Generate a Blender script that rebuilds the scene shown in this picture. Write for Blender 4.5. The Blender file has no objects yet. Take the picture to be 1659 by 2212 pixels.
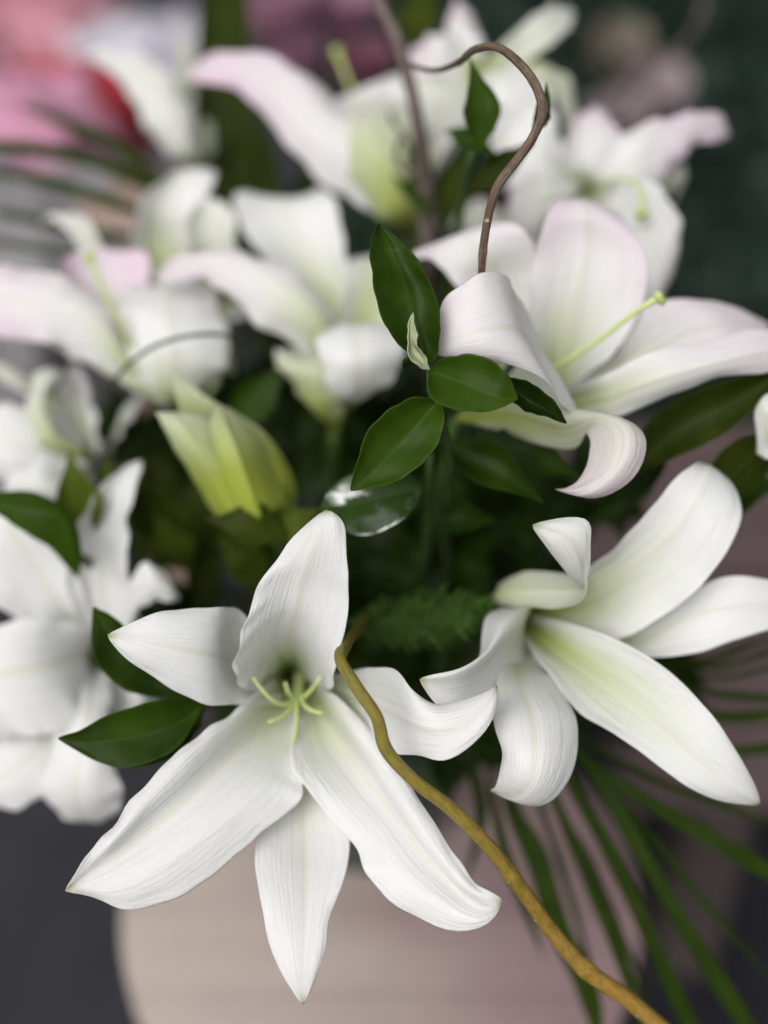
import bpy, bmesh, math, random
import numpy as np
from mathutils import Vector, Matrix

random.seed(7); np.random.seed(7)
scene = bpy.context.scene
C = scene.collection

# ------------------------------------------------------------------ camera
FOCUS = 0.45                      # metres to the nearest flower
VFOV = math.radians(45)
PITCH = math.radians(38)          # looking down at the bouquet
CAM = Vector((0, 0, 1.2))
cam_d = bpy.data.cameras.new('camera'); cam = bpy.data.objects.new('camera', cam_d); C.objects.link(cam)
cam.location = CAM
cam.rotation_euler = (math.pi/2 - PITCH, 0, 0)
cam_d.sensor_fit = 'VERTICAL'; cam_d.sensor_height = 36
cam_d.lens = 18/math.tan(VFOV/2)
cam_d.clip_start = 0.01; cam_d.clip_end = 200
cam_d.dof.use_dof = True
cam_d.dof.focus_distance = FOCUS + 0.004
cam_d.dof.aperture_fstop = 2.1
scene.camera = cam

# ------------------------------------------------------------------ light
SUN_EL, SUN_AZ = math.radians(47), math.radians(-152)   # behind the photographer, high, veiled
w = bpy.data.worlds.new('World'); scene.world = w; w.use_nodes = True
nt = w.node_tree; bg = nt.nodes['Background']
sky = nt.nodes.new('ShaderNodeTexSky'); sky.sky_type = 'NISHITA'; sky.sun_disc = False
sky.sun_elevation = SUN_EL; sky.sun_rotation = SUN_AZ; sky.dust_density = 4; sky.air_density = 1
hs = nt.nodes.new('ShaderNodeHueSaturation'); hs.inputs['Saturation'].default_value = 0.12
nt.links.new(sky.outputs[0], hs.inputs['Color']); nt.links.new(hs.outputs[0], bg.inputs[0])
bg.inputs[1].default_value = 0.085
sd = bpy.data.lights.new('sun', 'SUN'); sun = bpy.data.objects.new('sun', sd); C.objects.link(sun)
sd.energy = 1.3; sd.angle = math.radians(40); sd.color = (1, .985, .965)
sun.rotation_euler = (math.pi/2 - SUN_EL, 0, math.pi - SUN_AZ)
sun.location = (0, -1, 4)
vs = scene.view_settings
scene.display_settings.display_device = 'sRGB'
vs.view_transform = 'Standard'; vs.look = 'None'; vs.gamma = 1; vs.use_curve_mapping = False
vs.exposure = 0.58
scene.cycles.use_denoising = True
scene.cycles.use_adaptive_sampling = True; scene.cycles.adaptive_threshold = .02
scene.cycles.max_bounces = 6; scene.cycles.diffuse_bounces = 4; scene.cycles.transmission_bounces = 4; scene.cycles.glossy_bounces = 2

# ------------------------------------------------------------------ helpers
K = 2*math.tan(VFOV/2)/2212
cp, sp = math.cos(PITCH), math.sin(PITCH)
FWD = np.array((0, cp, -sp)); UP = np.array((0, sp, cp)); RT = np.array((1., 0, 0))
CAMV = np.array(CAM)
def P(x, y, d):
    """A point of the bouquet: measured x, y and its distance d in cm behind the focal plane."""
    z = FOCUS + d/100
    return CAMV + RT*((x-829.5)*K*z) - UP*((y-1106)*K*z) + FWD*z
def px(d): return K*(FOCUS + d/100)

def link(name, me, parent=None, mats=()):
    o = bpy.data.objects.new(name, me); C.objects.link(o)
    for m in mats: me.materials.append(m)
    if parent is not None: o.parent = parent
    return o
def empty(name, loc, label=None, cat=None, group=None):
    o = bpy.data.objects.new(name, None); C.objects.link(o); o.location = Vector(loc)
    o.empty_display_size = .02
    return tag(o, label, cat, group)
def tag(o, label=None, cat=None, group=None, kind=None):
    if label: o['label'] = label
    if cat: o['category'] = cat
    if group: o['group'] = group
    if kind: o['kind'] = kind
    return o

def hermite(V, T, u):
    """Non-uniform Catmull-Rom through rows V (n,k) at params T, evaluated at u."""
    n = len(V); V = np.asarray(V, float)
    D = np.zeros_like(V)
    for i in range(n):
        if i == 0: D[i] = (V[1]-V[0])/(T[1]-T[0])
        elif i == n-1: D[i] = (V[-1]-V[-2])/(T[-1]-T[-2])
        else:
            h0, h1 = T[i]-T[i-1], T[i+1]-T[i]
            D[i] = (((V[i]-V[i-1])/h0)*h1 + ((V[i+1]-V[i])/h1)*h0)/(h0+h1)
    out = np.zeros((len(u), V.shape[1]))
    j = np.clip(np.searchsorted(T, u, side='right')-1, 0, n-2)
    h = (T[j+1]-T[j]); s = ((u-T[j])/h)[:, None]; h = h[:, None]
    out = (2*s**3-3*s**2+1)*V[j] + (s**3-2*s**2+s)*h*D[j] + (-2*s**3+3*s**2)*V[j+1] + (s**3-s**2)*h*D[j+1]
    return out

def sheet(rows, nt=34, ns=15, groove=.0006, ruffle=.0012, freq=7, wob=.0006, seed=0, roll=0, tipblunt=0):
    """Loft a petal or leaf: rows of k 3-D points across, from base to tip."""
    rng = np.random.RandomState(seed)
    k = max(len(r) for r in rows)
    R = []
    for r in rows:
        if len(r) == 1: r = [r[0]]*k
        R.append(np.array([P(*q) for q in r]))
    R = np.array(R)                                   # n,k,3
    seg = np.linalg.norm(np.diff(R, axis=0), axis=2).mean(1) + 1e-4
    T = np.concatenate([[0], np.cumsum(seg)]); T /= T[-1]
    u = np.linspace(0, 1, nt)
    G = hermite(R.reshape(len(R), -1), T, u).reshape(nt, k, 3)
    s = np.linspace(-1, 1, ns)
    if k == 3:
        A, M, B = G[:, 0], G[:, 1], G[:, 2]
        S = s[None, :, None]
        V = M[:, None] + S*(B-A)[:, None]/2 + S**2*((A+B)/2-M)[:, None]
    else:
        Tk = np.linspace(-1, 1, k)
        V = np.zeros((nt, ns, 3))
        for i in range(nt): V[i] = hermite(G[i], Tk, s)
    du = np.gradient(V, axis=0); dv = np.gradient(V, axis=1)
    N = np.cross(du, dv); L = np.linalg.norm(N, axis=2, keepdims=True); N = N/np.maximum(L, 1e-12)
    N[L[..., 0] < 1e-12] = 0
    wd = np.linalg.norm(V[:, -1]-V[:, 0], axis=1); wd = np.minimum(wd/max(wd.max(), 1e-6)*1.6, 1)[:, None]
    S = s[None, :]; U = u[:, None]
    ph = rng.uniform(0, 6.28, 8)
    d = -groove*np.exp(-(S/.09)**2)
    side = np.where(S > 0, np.sin(freq*6.28*U+ph[0]) + .6*np.sin(freq*1.73*6.28*U+ph[1]), np.sin(freq*.9*6.28*U+ph[2]) + .6*np.sin(freq*1.9*6.28*U+ph[3]))
    d = d + ruffle*np.abs(S)**3.2*side
    d = d + wob*(np.sin(5*U*3.1+ph[4]+2*S) + np.sin(3.5*S+ph[5]+4*U))
    d = d + roll*np.abs(S)**4
    V = V + N*(d*wd)[..., None]
    # unevenly cut edge
    edge = (np.abs(S)**10)*(ruffle*.3+.00022)*np.sin(freq*2.1*6.28*U+ph[6])*np.sin(freq*1.37*6.28*U+ph[7])
    W = dv/np.maximum(np.linalg.norm(dv, axis=2, keepdims=True), 1e-9)
    V = V + W*(edge*wd*np.sign(S))[..., None]
    verts = V.reshape(-1, 3)
    faces = []; uv = []
    for i in range(nt-1):
        for j in range(ns-1):
            a = i*ns+j
            faces.append((a, a+1, a+ns+1, a+ns))
            for (ii, jj) in ((i, j), (i, j+1), (i+1, j+1), (i+1, j)):
                uv.append(((s[jj]+1)/2, u[ii]))
    return verts, faces, uv

def sheet_obj(name, rows, mat, parent, thick=.0003, mat2=None, props=None, **kw):
    v, f, uv = sheet(rows, **kw)
    org = np.array(parent.matrix_basis.translation) if parent is not None else np.zeros(3)
    me = bpy.data.meshes.new(name)
    me.from_pydata((v-org).tolist(), [], f)
    lay = me.uv_layers.new(name='UVMap')
    lay.data.foreach_set('uv', np.array(uv, dtype=np.float32).ravel())
    bm = bmesh.new(); bm.from_mesh(me)
    bmesh.ops.remove_doubles(bm, verts=bm.verts, dist=1e-6)
    bm.to_mesh(me); bm.free()
    me.polygons.foreach_set('use_smooth', [True]*len(me.polygons))
    o = link(name, me, parent, [mat])
    sm = o.modifiers.new('thickness', 'SOLIDIFY'); sm.thickness = thick; sm.offset = 0
    ss = o.modifiers.new('smooth', 'SUBSURF'); ss.levels = 1; ss.render_levels = 1
    for k2, v2 in (props or {}).items(): o[k2] = float(v2)
    return o

def tube_mesh(pts, rad, n=10, steps=6, bump=0, seed=0, world=False, knots=()):
    rng = np.random.RandomState(seed)
    Q = np.array(pts if world else [P(*p) for p in pts], float)
    T = np.concatenate([[0], np.cumsum(np.linalg.norm(np.diff(Q, axis=0), axis=1)+1e-5)]); T /= T[-1]
    m = (len(Q)-1)*steps+1
    u = np.linspace(0, 1, m)
    V = hermite(Q, T, u); r = np.interp(u, T, rad)
    for kt in knots: r = r*(1+.17*np.exp(-((u-kt)/.007)**2))
    tang = np.gradient(V, axis=0); tang /= np.maximum(np.linalg.norm(tang, axis=1, keepdims=True), 1e-9)
    ref = np.array((.3, .2, .93)); a = np.cross(tang[0], ref); a /= np.linalg.norm(a)
    verts = []; uv = []
    for i in range(m):
        a = a - tang[i]*np.dot(a, tang[i]); a /= np.linalg.norm(a); b = np.cross(tang[i], a)
        for j in range(n):
            t = 2*math.pi*j/n
            rr = r[i]*(1+bump*(rng.rand()-.5) + bump*.8*math.sin(3*t+u[i]*60))
            verts.append(V[i]+rr*(math.cos(t)*a+math.sin(t)*b))
    faces = []
    for i in range(m-1):
        for j in range(n):
            faces.append((i*n+j, i*n+(j+1) % n, (i+1)*n+(j+1) % n, (i+1)*n+j))
            uv += [(j/n, u[i]), ((j+1)/n, u[i]), ((j+1)/n, u[i+1]), (j/n, u[i+1])]
    faces.append(tuple(range(n-1, -1, -1))); uv += [(0, 0)]*n
    faces.append(tuple(range((m-1)*n, m*n))); uv += [(0, 1)]*n
    return np.array(verts), faces, uv
def tube_obj(name, pts, rad, mat, parent=None, **kw):
    v, f, uv = tube_mesh(pts, rad, **kw)
    org = np.array(parent.matrix_basis.translation) if parent is not None else np.zeros(3)
    me = bpy.data.meshes.new(name); me.from_pydata((v-org).tolist(), [], f)
    me.uv_layers.new(name='UVMap').data.foreach_set('uv', np.array(uv, dtype=np.float32).ravel())
    me.polygons.foreach_set('use_smooth', [True]*len(me.polygons))
    return link(name, me, parent, [mat])

# ------------------------------------------------------------------ materials
def new_mat(name):
    m = bpy.data.materials.new(name); m.use_nodes = True
    return m, m.node_tree, m.node_tree.nodes['Principled BSDF']
class NT:
    def __init__(s, t): s.t = t
    def n(s, typ, **kw):
        q = s.t.nodes.new(typ)
        for k, v in kw.items(): setattr(q, k, v)
        return q
    def l(s, a, b): s.t.links.new(a, b)
    def val(s, v, sock):
        if hasattr(v, 'is_output'): s.l(v, sock)
        else: sock.default_value = v
    def math(s, op, a, b=None, c=None, clamp=False):
        q = s.n('ShaderNodeMath', operation=op); q.use_clamp = clamp
        s.val(a, q.inputs[0])
        if b is not None: s.val(b, q.inputs[1])
        if c is not None: s.val(c, q.inputs[2])
        return q.outputs[0]
    def smooth(s, v, a, b, lo=0., hi=1.):
        q = s.n('ShaderNodeMapRange', interpolation_type='SMOOTHSTEP')
        s.val(v, q.inputs[0]); s.val(a, q.inputs[1]); s.val(b, q.inputs[2])
        q.inputs[3].default_value = lo; q.inputs[4].default_value = hi
        return q.outputs[0]
    def mix(s, f, a, b, blend='MIX'):
        q = s.n('ShaderNodeMix', data_type='RGBA', blend_type=blend)
        s.val(f, q.inputs[0])
        for v, i in ((a, 6), (b, 7)):
            if hasattr(v, 'is_output'): s.l(v, q.inputs[i])
            else: q.inputs[i].default_value = (*v, 1)
        return q.outputs[2]
    def attr(s, name):
        return s.n('ShaderNodeAttribute', attribute_type='OBJECT', attribute_name=name).outputs['Fac']
    def noise(s, vec, scale, detail=3, rough=.5):
        q = s.n('ShaderNodeTexNoise'); q.inputs['Scale'].default_value = scale
        q.inputs['Detail'].default_value = detail; q.inputs['Roughness'].default_value = rough
        if vec is not None: s.l(vec, q.inputs['Vector'])
        return q.outputs['Fac']
    def mapping(s, vec, scale):
        q = s.n('ShaderNodeMapping'); q.inputs['Scale'].default_value = scale
        s.l(vec, q.inputs['Vector']); return q.outputs[0]

def petal_material():
    m, t, b = new_mat('lily_petal'); g = NT(t)
    uv = g.n('ShaderNodeUVMap').outputs[0]
    xyz = g.n('ShaderNodeSeparateXYZ'); g.l(uv, xyz.inputs[0]); u, v = xyz.outputs[0], xyz.outputs[1]
    a = g.math('MULTIPLY', g.math('ABSOLUTE', g.math('SUBTRACT', u, .5)), 2)
    obj = g.n('ShaderNodeTexCoord').outputs['Object']
    n1 = g.noise(obj, 45, 3)
    vein = g.noise(g.mapping(uv, (34, 1.2, 1)), 1, 2, .6)
    col = g.mix(n1, (.85, .85, .845), (.91, .91, .915))
    col = g.mix(g.math('MULTIPLY', g.smooth(vein, .45, .75), g.smooth(a, .6, .0, .10, .38)), col, (.68, .69, .58))
    # green throat running up the middle
    ge = g.attr('green')
    gf = g.math('MULTIPLY', g.smooth(v, g.math('MULTIPLY_ADD', ge, .45, .22), .04), g.smooth(a, 1.0, .1))
    gf = g.math('MULTIPLY', gf, g.math('MULTIPLY_ADD', g.noise(g.mapping(uv, (14, 1.5, 1)), 1, 2), 1.6, .45), clamp=True)
    col = g.mix(gf, col, (.44, .53, .08))
    df = g.math('MULTIPLY', g.smooth(v, .22, .07), g.math('MINIMUM', ge, 1.))
    col = g.mix(df, col, (.28, .34, .05))          # nectary green at the very base, darkened for the shade in the throat
    # pale cream midrib
    mf = g.math('MULTIPLY', g.smooth(a, .10, .0), g.smooth(v, 1.0, .55, .25, .55))
    col = g.mix(mf, col, (.76, .77, .60))
    # whole-petal yellow-green (buds, outsides of trumpets)
    yf = g.math('MULTIPLY', g.attr('yellow'), g.math('MULTIPLY_ADD', n1, .6, 1.1), clamp=True)
    yf2 = g.math('MULTIPLY', yf, g.smooth(v, g.math('MULTIPLY_ADD', g.attr('yellow'), .32, 1.02), .1, 0., 1.35), clamp=True)
    col = g.mix(yf2, col, (.42, .50, .07))
    # pink flush towards the tips and rims
    pf = g.math('MULTIPLY', g.attr('pink'), g.smooth(v, g.math('MULTIPLY_ADD', g.attr('pink'), -.35, .62), .97))
    pf = g.math('MULTIPLY', pf, g.math('MULTIPLY_ADD', g.smooth(a, .1, 1.), .6, .5), clamp=True)
    pf = g.math('MULTIPLY', pf, g.math('MULTIPLY_ADD', g.noise(obj, 22, 2), 1.2, .3), clamp=True)
    col = g.mix(g.math('MULTIPLY', pf, .8), col, (.84, .62, .77))
    # greenish tip
    tf = g.math('MULTIPLY', g.smooth(v, .955, .995), g.smooth(a, 1.3, .2))
    col = g.mix(g.math('MULTIPLY', tf, .75), col, (.45, .50, .12))
    # a few tiny brown bruises
    sp_ = g.smooth(g.noise(obj, 160, 1), .80, .84)
    col = g.mix(g.math('MULTIPLY', sp_, .25), col, (.55, .45, .28))
    g.l(col, b.inputs['Base Color'])
    b.inputs['Roughness'].default_value = .48
    b.inputs['Specular IOR Level'].default_value = .3
    b.inputs['Sheen Weight'].default_value = .06
    h = g.math('ADD', g.math('MULTIPLY', vein, .9), g.math('MULTIPLY', g.noise(obj, 520, 1), .30))
    wr = g.noise(g.mapping(uv, (9, 7, 1)), 1, 3, .65)
    h = g.math('ADD', h, g.math('MULTIPLY', wr, g.smooth(a, .1, 1., .6, 2.2)))
    bp = g.n('ShaderNodeBump'); bp.inputs['Strength'].default_value = .7; bp.inputs['Distance'].default_value = .0008
    g.l(h, bp.inputs['Height']); g.l(bp.outputs[0], b.inputs['Normal'])
    tr = g.n('ShaderNodeBsdfTranslucent'); g.l(g.mix(1.0, col, (1.0, 1.0, .95), 'MULTIPLY'), tr.inputs[0]); g.l(bp.outputs[0], tr.inputs['Normal'])
    mx = g.n('ShaderNodeMixShader'); mx.inputs[0].default_value = .42
    g.l(b.outputs[0], mx.inputs[1]); g.l(tr.outputs[0], mx.inputs[2]); g.l(mx.outputs[0], t.nodes['Material Output'].inputs[0])
    return m
PETAL = petal_material()

def leaf_material(name, dark, light, rough=.3, gloss=.5, speck=.45):
    m, t, b = new_mat(name); g = NT(t)
    uv = g.n('ShaderNodeUVMap').outputs[0]
    xyz = g.n('ShaderNodeSeparateXYZ'); g.l(uv, xyz.inputs[0]); u, v = xyz.outputs[0], xyz.outputs[1]
    a = g.math('MULTIPLY', g.math('ABSOLUTE', g.math('SUBTRACT', u, .5)), 2)
    obj = g.n('ShaderNodeTexCoord').outputs['Object']
    n1 = g.noise(obj, 60, 4); vein = g.noise(g.mapping(uv, (26, 1.2, 1)), 1, 2)
    f = g.math('MULTIPLY_ADD', n1, 1.0, g.math('MULTIPLY_ADD', vein, .25, -.25), clamp=True)
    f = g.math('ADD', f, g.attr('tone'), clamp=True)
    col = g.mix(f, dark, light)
    col = g.mix(g.math('MULTIPLY', g.smooth(a, .05, 0), .22), col, tuple(min(1, c*1.6+.01) for c in light))
    col = g.mix(g.math('MULTIPLY', g.smooth(a, .97, 1.), .25), col, tuple(c*1.5+.01 for c in light))
    rub = g.math('MULTIPLY', g.smooth(g.noise(g.mapping(obj, (30, 90, 60)), 1, 4, .7), .62, .8), .35)
    col = g.mix(rub, col, (.10, .15, .07))
    if speck: col = g.mix(g.math('MULTIPLY', g.math('MULTIPLY', g.smooth(g.noise(obj, 1100, 0), .72, .80), g.smooth(g.noise(obj, 70, 1), .52, .66)), speck), col, (.42, .48, .38))  # pale dots: droplet glints painted into the leaf colour
    g.l(col, b.inputs['Base Color'])
    rr = g.math('MULTIPLY_ADD', g.noise(obj, 130, 3), .35, rough-.12)
    g.l(rr, b.inputs['Roughness'])
    b.inputs['Specular IOR Level'].default_value = gloss
    h = g.math('ADD', g.math('MULTIPLY', vein, .5), g.math('MULTIPLY', g.noise(obj, 420, 3), .5))
    bp = g.n('ShaderNodeBump'); bp.inputs['Strength'].default_value = .35; bp.inputs['Distance'].default_value = .0006
    g.l(h, bp.inputs['Height']); g.l(bp.outputs[0], b.inputs['Normal'])
    tr = g.n('ShaderNodeBsdfTranslucent'); g.l(g.mix(1.0, col, (1.0, 1.1, .5), 'MULTIPLY'), tr.inputs[0])
    mx = g.n('ShaderNodeMixShader'); mx.inputs[0].default_value = .10
    out = t.nodes['Material Output']
    g.l(b.outputs[0], mx.inputs[1]); g.l(tr.outputs[0], mx.inputs[2]); g.l(mx.outputs[0], out.inputs[0])
    return m
RUSCUS = leaf_material('ruscus_leaf', (.008, .018, .001), (.036, .076, .0035), .40, .10, 0)
WETLEAF = leaf_material('wet_ruscus_leaf', (.008, .020, .0012), (.028, .066, .004), .40, .10, 0)
def wet(m):
    g = NT(m.node_tree); b = m.node_tree.nodes['Principled BSDF']
    obj = g.n('ShaderNodeTexCoord').outputs['Object']
    g.l(g.smooth(g.math('MULTIPLY_ADD', g.noise(g.mapping(obj, (45, 45, 150)), 1, 3, .6), .6, g.math('MULTIPLY', g.noise(obj, 28, 1), .6)), .55, .66), b.inputs['Coat Weight'])
    b.inputs['Coat Roughness'].default_value = .10; b.inputs['Coat IOR'].default_value = 2.2
wet(WETLEAF)
YOUNGLEAF = leaf_material('young_leaf', (.26, .30, .15), (.46, .50, .36), .5, .15, 0)
LILYLEAF = leaf_material('lily_leaf', (.015, .025, .0016), (.068, .090, .007), .5, .08, .1)
PALM = leaf_material('palm_leaf', (.009, .021, .0016), (.031, .058, .004), .5, .08, 0)

def plain(name, c1, c2, scale=20, rough=.6, bump=.0, stretch=(1, 1, 1), spec=.4, dist=.001):
    m, t, b = new_mat(name); g = NT(t)
    obj = g.n('ShaderNodeTexCoord').outputs['Object']
    f = g.noise(g.mapping(obj, stretch), scale, 5, .6)
    g.l(g.mix(g.smooth(f, .3, .7), c1, c2), b.inputs['Base Color'])
    b.inputs['Roughness'].default_value = rough; b.inputs['Specular IOR Level'].default_value = spec
    if bump:
        bp = g.n('ShaderNodeBump'); bp.inputs['Strength'].default_value = bump; bp.inputs['Distance'].default_value = dist
        g.l(f, bp.inputs['Height']); g.l(bp.outputs[0], b.inputs['Normal'])
    return m
def bark(name, stops, streak, rough=.55, su=12, sv=22, spot=(.5, .38, .24), strk=.9):
    """Bark coloured along the twig (stops over v) with lengthwise streaks and lenticels."""
    m, t, b = new_mat(name); g = NT(t)
    uv = g.n('ShaderNodeUVMap').outputs[0]
    xyz = g.n('ShaderNodeSeparateXYZ'); g.l(uv, xyz.inputs[0])
    obj = g.n('ShaderNodeTexCoord').outputs['Object']
    cr_ = g.n('ShaderNodeValToRGB'); e = cr_.color_ramp.elements
    e[0].position, e[0].color = stops[0][0], (*stops[0][1], 1); e[1].position, e[1].color = stops[-1][0], (*stops[-1][1], 1)
    for p_, c_ in stops[1:-1]:
        q = e.new(p_); q.color = (*c_, 1)
    wob = g.math('MULTIPLY_ADD', g.noise(obj, 30, 3), .5, -.25)
    g.l(g.math('ADD', xyz.outputs[1], wob), cr_.inputs[0])
    st = g.noise(obj, 380, 4, .65)
    st2 = g.noise(g.mapping(uv, (su, sv, 1)), 1, 4, .7)
    col = g.mix(g.smooth(g.math('MULTIPLY_ADD', st, .35, g.math('MULTIPLY', st2, .65)), .40, .68, 0., strk), cr_.outputs[0], streak)
    spf = g.smooth(g.noise(obj, 330, 1), .74, .78)
    col = g.mix(g.math('MULTIPLY', spf, .8), col, spot)
    g.l(col, b.inputs['Base Color']); b.inputs['Roughness'].default_value = rough
    bp = g.n('ShaderNodeBump'); bp.inputs['Strength'].default_value = .8; bp.inputs['Distance'].default_value = .0012
    g.l(g.math('ADD', st2, g.math('MULTIPLY', st, .6)), bp.inputs['Height']); g.l(bp.outputs[0], b.inputs['Normal'])
    return m
STEM = plain('flower_stem', (.022, .045, .008), (.045, .08, .015), 60, .5, spec=.2)
STAMEN = plain('filament', (.46, .54, .18), (.55, .62, .28), 80, .6, spec=.2)
STIGMA = plain('stigma', (.40, .48, .14), (.50, .56, .22), 150, .45)
GREENBARK = bark('green_willow_bark', [(0, (.16, .09, .03)), (.12, (.15, .13, .014)), (.32, (.20, .165, .018)), (.5, (.25, .175, .022)), (.72, (.32, .18, .03)), (1, (.36, .19, .022))], (.10, .088, .012), .5, su=16, sv=60, strk=.8)
BROWNBARK = bark('brown_willow_bark', [(0, (.035, .02, .012)), (.5, (.085, .05, .03)), (1, (.11, .06, .036))], (.22, .16, .11), .6)
GREYBARK = plain('grey_bark', (.07, .05, .045), (.16, .12, .11), 70, .7, .5)

# ------------------------------------------------------------------ bouquet anchor: vase on a round stool
STOOL_C = Vector(P(822, 1930, 36))
VASE_C = STOOL_C + Vector((-.01, .06, 0))
MOUTH = VASE_C + Vector((0, 0, .20))

# ------------------------------------------------------------------ lilies
LILIES = 'white lilies of the bouquet'
cnt = [0]
def lily(label, base, petals, pistil=None, stamens=(), pink=0., green=1., ruffle=.0013, stem_to=None, back=0):
    """base (x,y,d); petals: list of rows (without the base point) or (rows, props)."""
    if back:                                           # the whole flower stands further back
        mv = lambda q: (q[0], q[1], q[2]+back)
        base = mv(base); pistil = [mv(q) for q in pistil] if pistil else None; stamens = [[mv(q) for q in t] for t in stamens]
        petals = [([[mv(q) for q in r] for r in (p_[0] if isinstance(p_, tuple) else p_)], p_[1] if isinstance(p_, tuple) else {}) for p_ in petals]
    root = empty('lily', P(*base), label, 'flower', LILIES)
    for i, pr in enumerate(petals):
        rows, props = pr if isinstance(pr, tuple) else (pr, {})
        cnt[0] += 1
        bx, by, bd = base
        first = rows[0]; k = max(len(r) for r in rows)
        # narrow claw where the petal joins the flower stalk
        mid = first[len(first)//2]
        claw = []
        for j in range(k):
            f = first[j] if len(first) == k else first[0]
            claw.append((bx+(f[0]-mid[0])*.12, by+(f[1]-mid[1])*.12, bd+(f[2]-mid[2])*.1))
        pp = {'pink': pink, 'green': green, 'yellow': 0.}
        rf = props.get('ruffle', ruffle); ro = props.get('roll', 0)
        pp.update({q: z for q, z in props.items() if q in pp})
        sheet_obj('petal', [claw]+rows, PETAL, root, props=pp, seed=cnt[0], ruffle=rf, roll=ro, freq=props.get('freq', 6), groove=props.get('groove', .0007))
    if pistil:
        n = len(pistil)
        st = tube_obj('pistil', pistil, [.0011]*(n-1)+[.0016], STAMEN, root, n=8)
        tip = Vector(P(*pistil[-1])); d = (tip-Vector(P(*pistil[-2]))).normalized()
        bm = bmesh.new(); bmesh.ops.create_icosphere(bm, subdivisions=2, radius=.0034)
        for v in bm.verts:
            az = math.atan2(v.co.y, v.co.x); f = 1+.16*math.cos(3*az); v.co.x *= f; v.co.y *= f; v.co.z *= .62
        bmesh.ops.transform(bm, matrix=Matrix.Translation(tip-root.location) @ d.to_track_quat('Z', 'Y').to_matrix().to_4x4(), verts=bm.verts)
        me = bpy.data.meshes.new('stigma'); bm.to_mesh(me); bm.free()
        me.polygons.foreach_set('use_smooth', [True]*len(me.polygons))
        link('stigma', me, st, [STIGMA])
    for s_ in stamens:
        tube_obj('stamen', s_, np.linspace(.0012, .0006, len(s_)), STAMEN, root, n=8)
    # stalk down to the vase
    b = Vector(P(*base)); e = Vector(stem_to) if stem_to else MOUTH + Vector((random.uniform(-.03, .03), random.uniform(-.03, .03), -.05))
    inner = petals[0][0] if isinstance(petals[0], tuple) else petals[0]
    q = b.lerp(e, .45); q.z = min(b.z, e.z + (b.z-e.z)*.35); 
    tube_obj('stem', [b, b.lerp(q, .5)+Vector((0, 0, -.005)), q, e], [.0028, .003, .0032, .0034], STEM, root, world=True, n=8)
    return root

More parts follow.
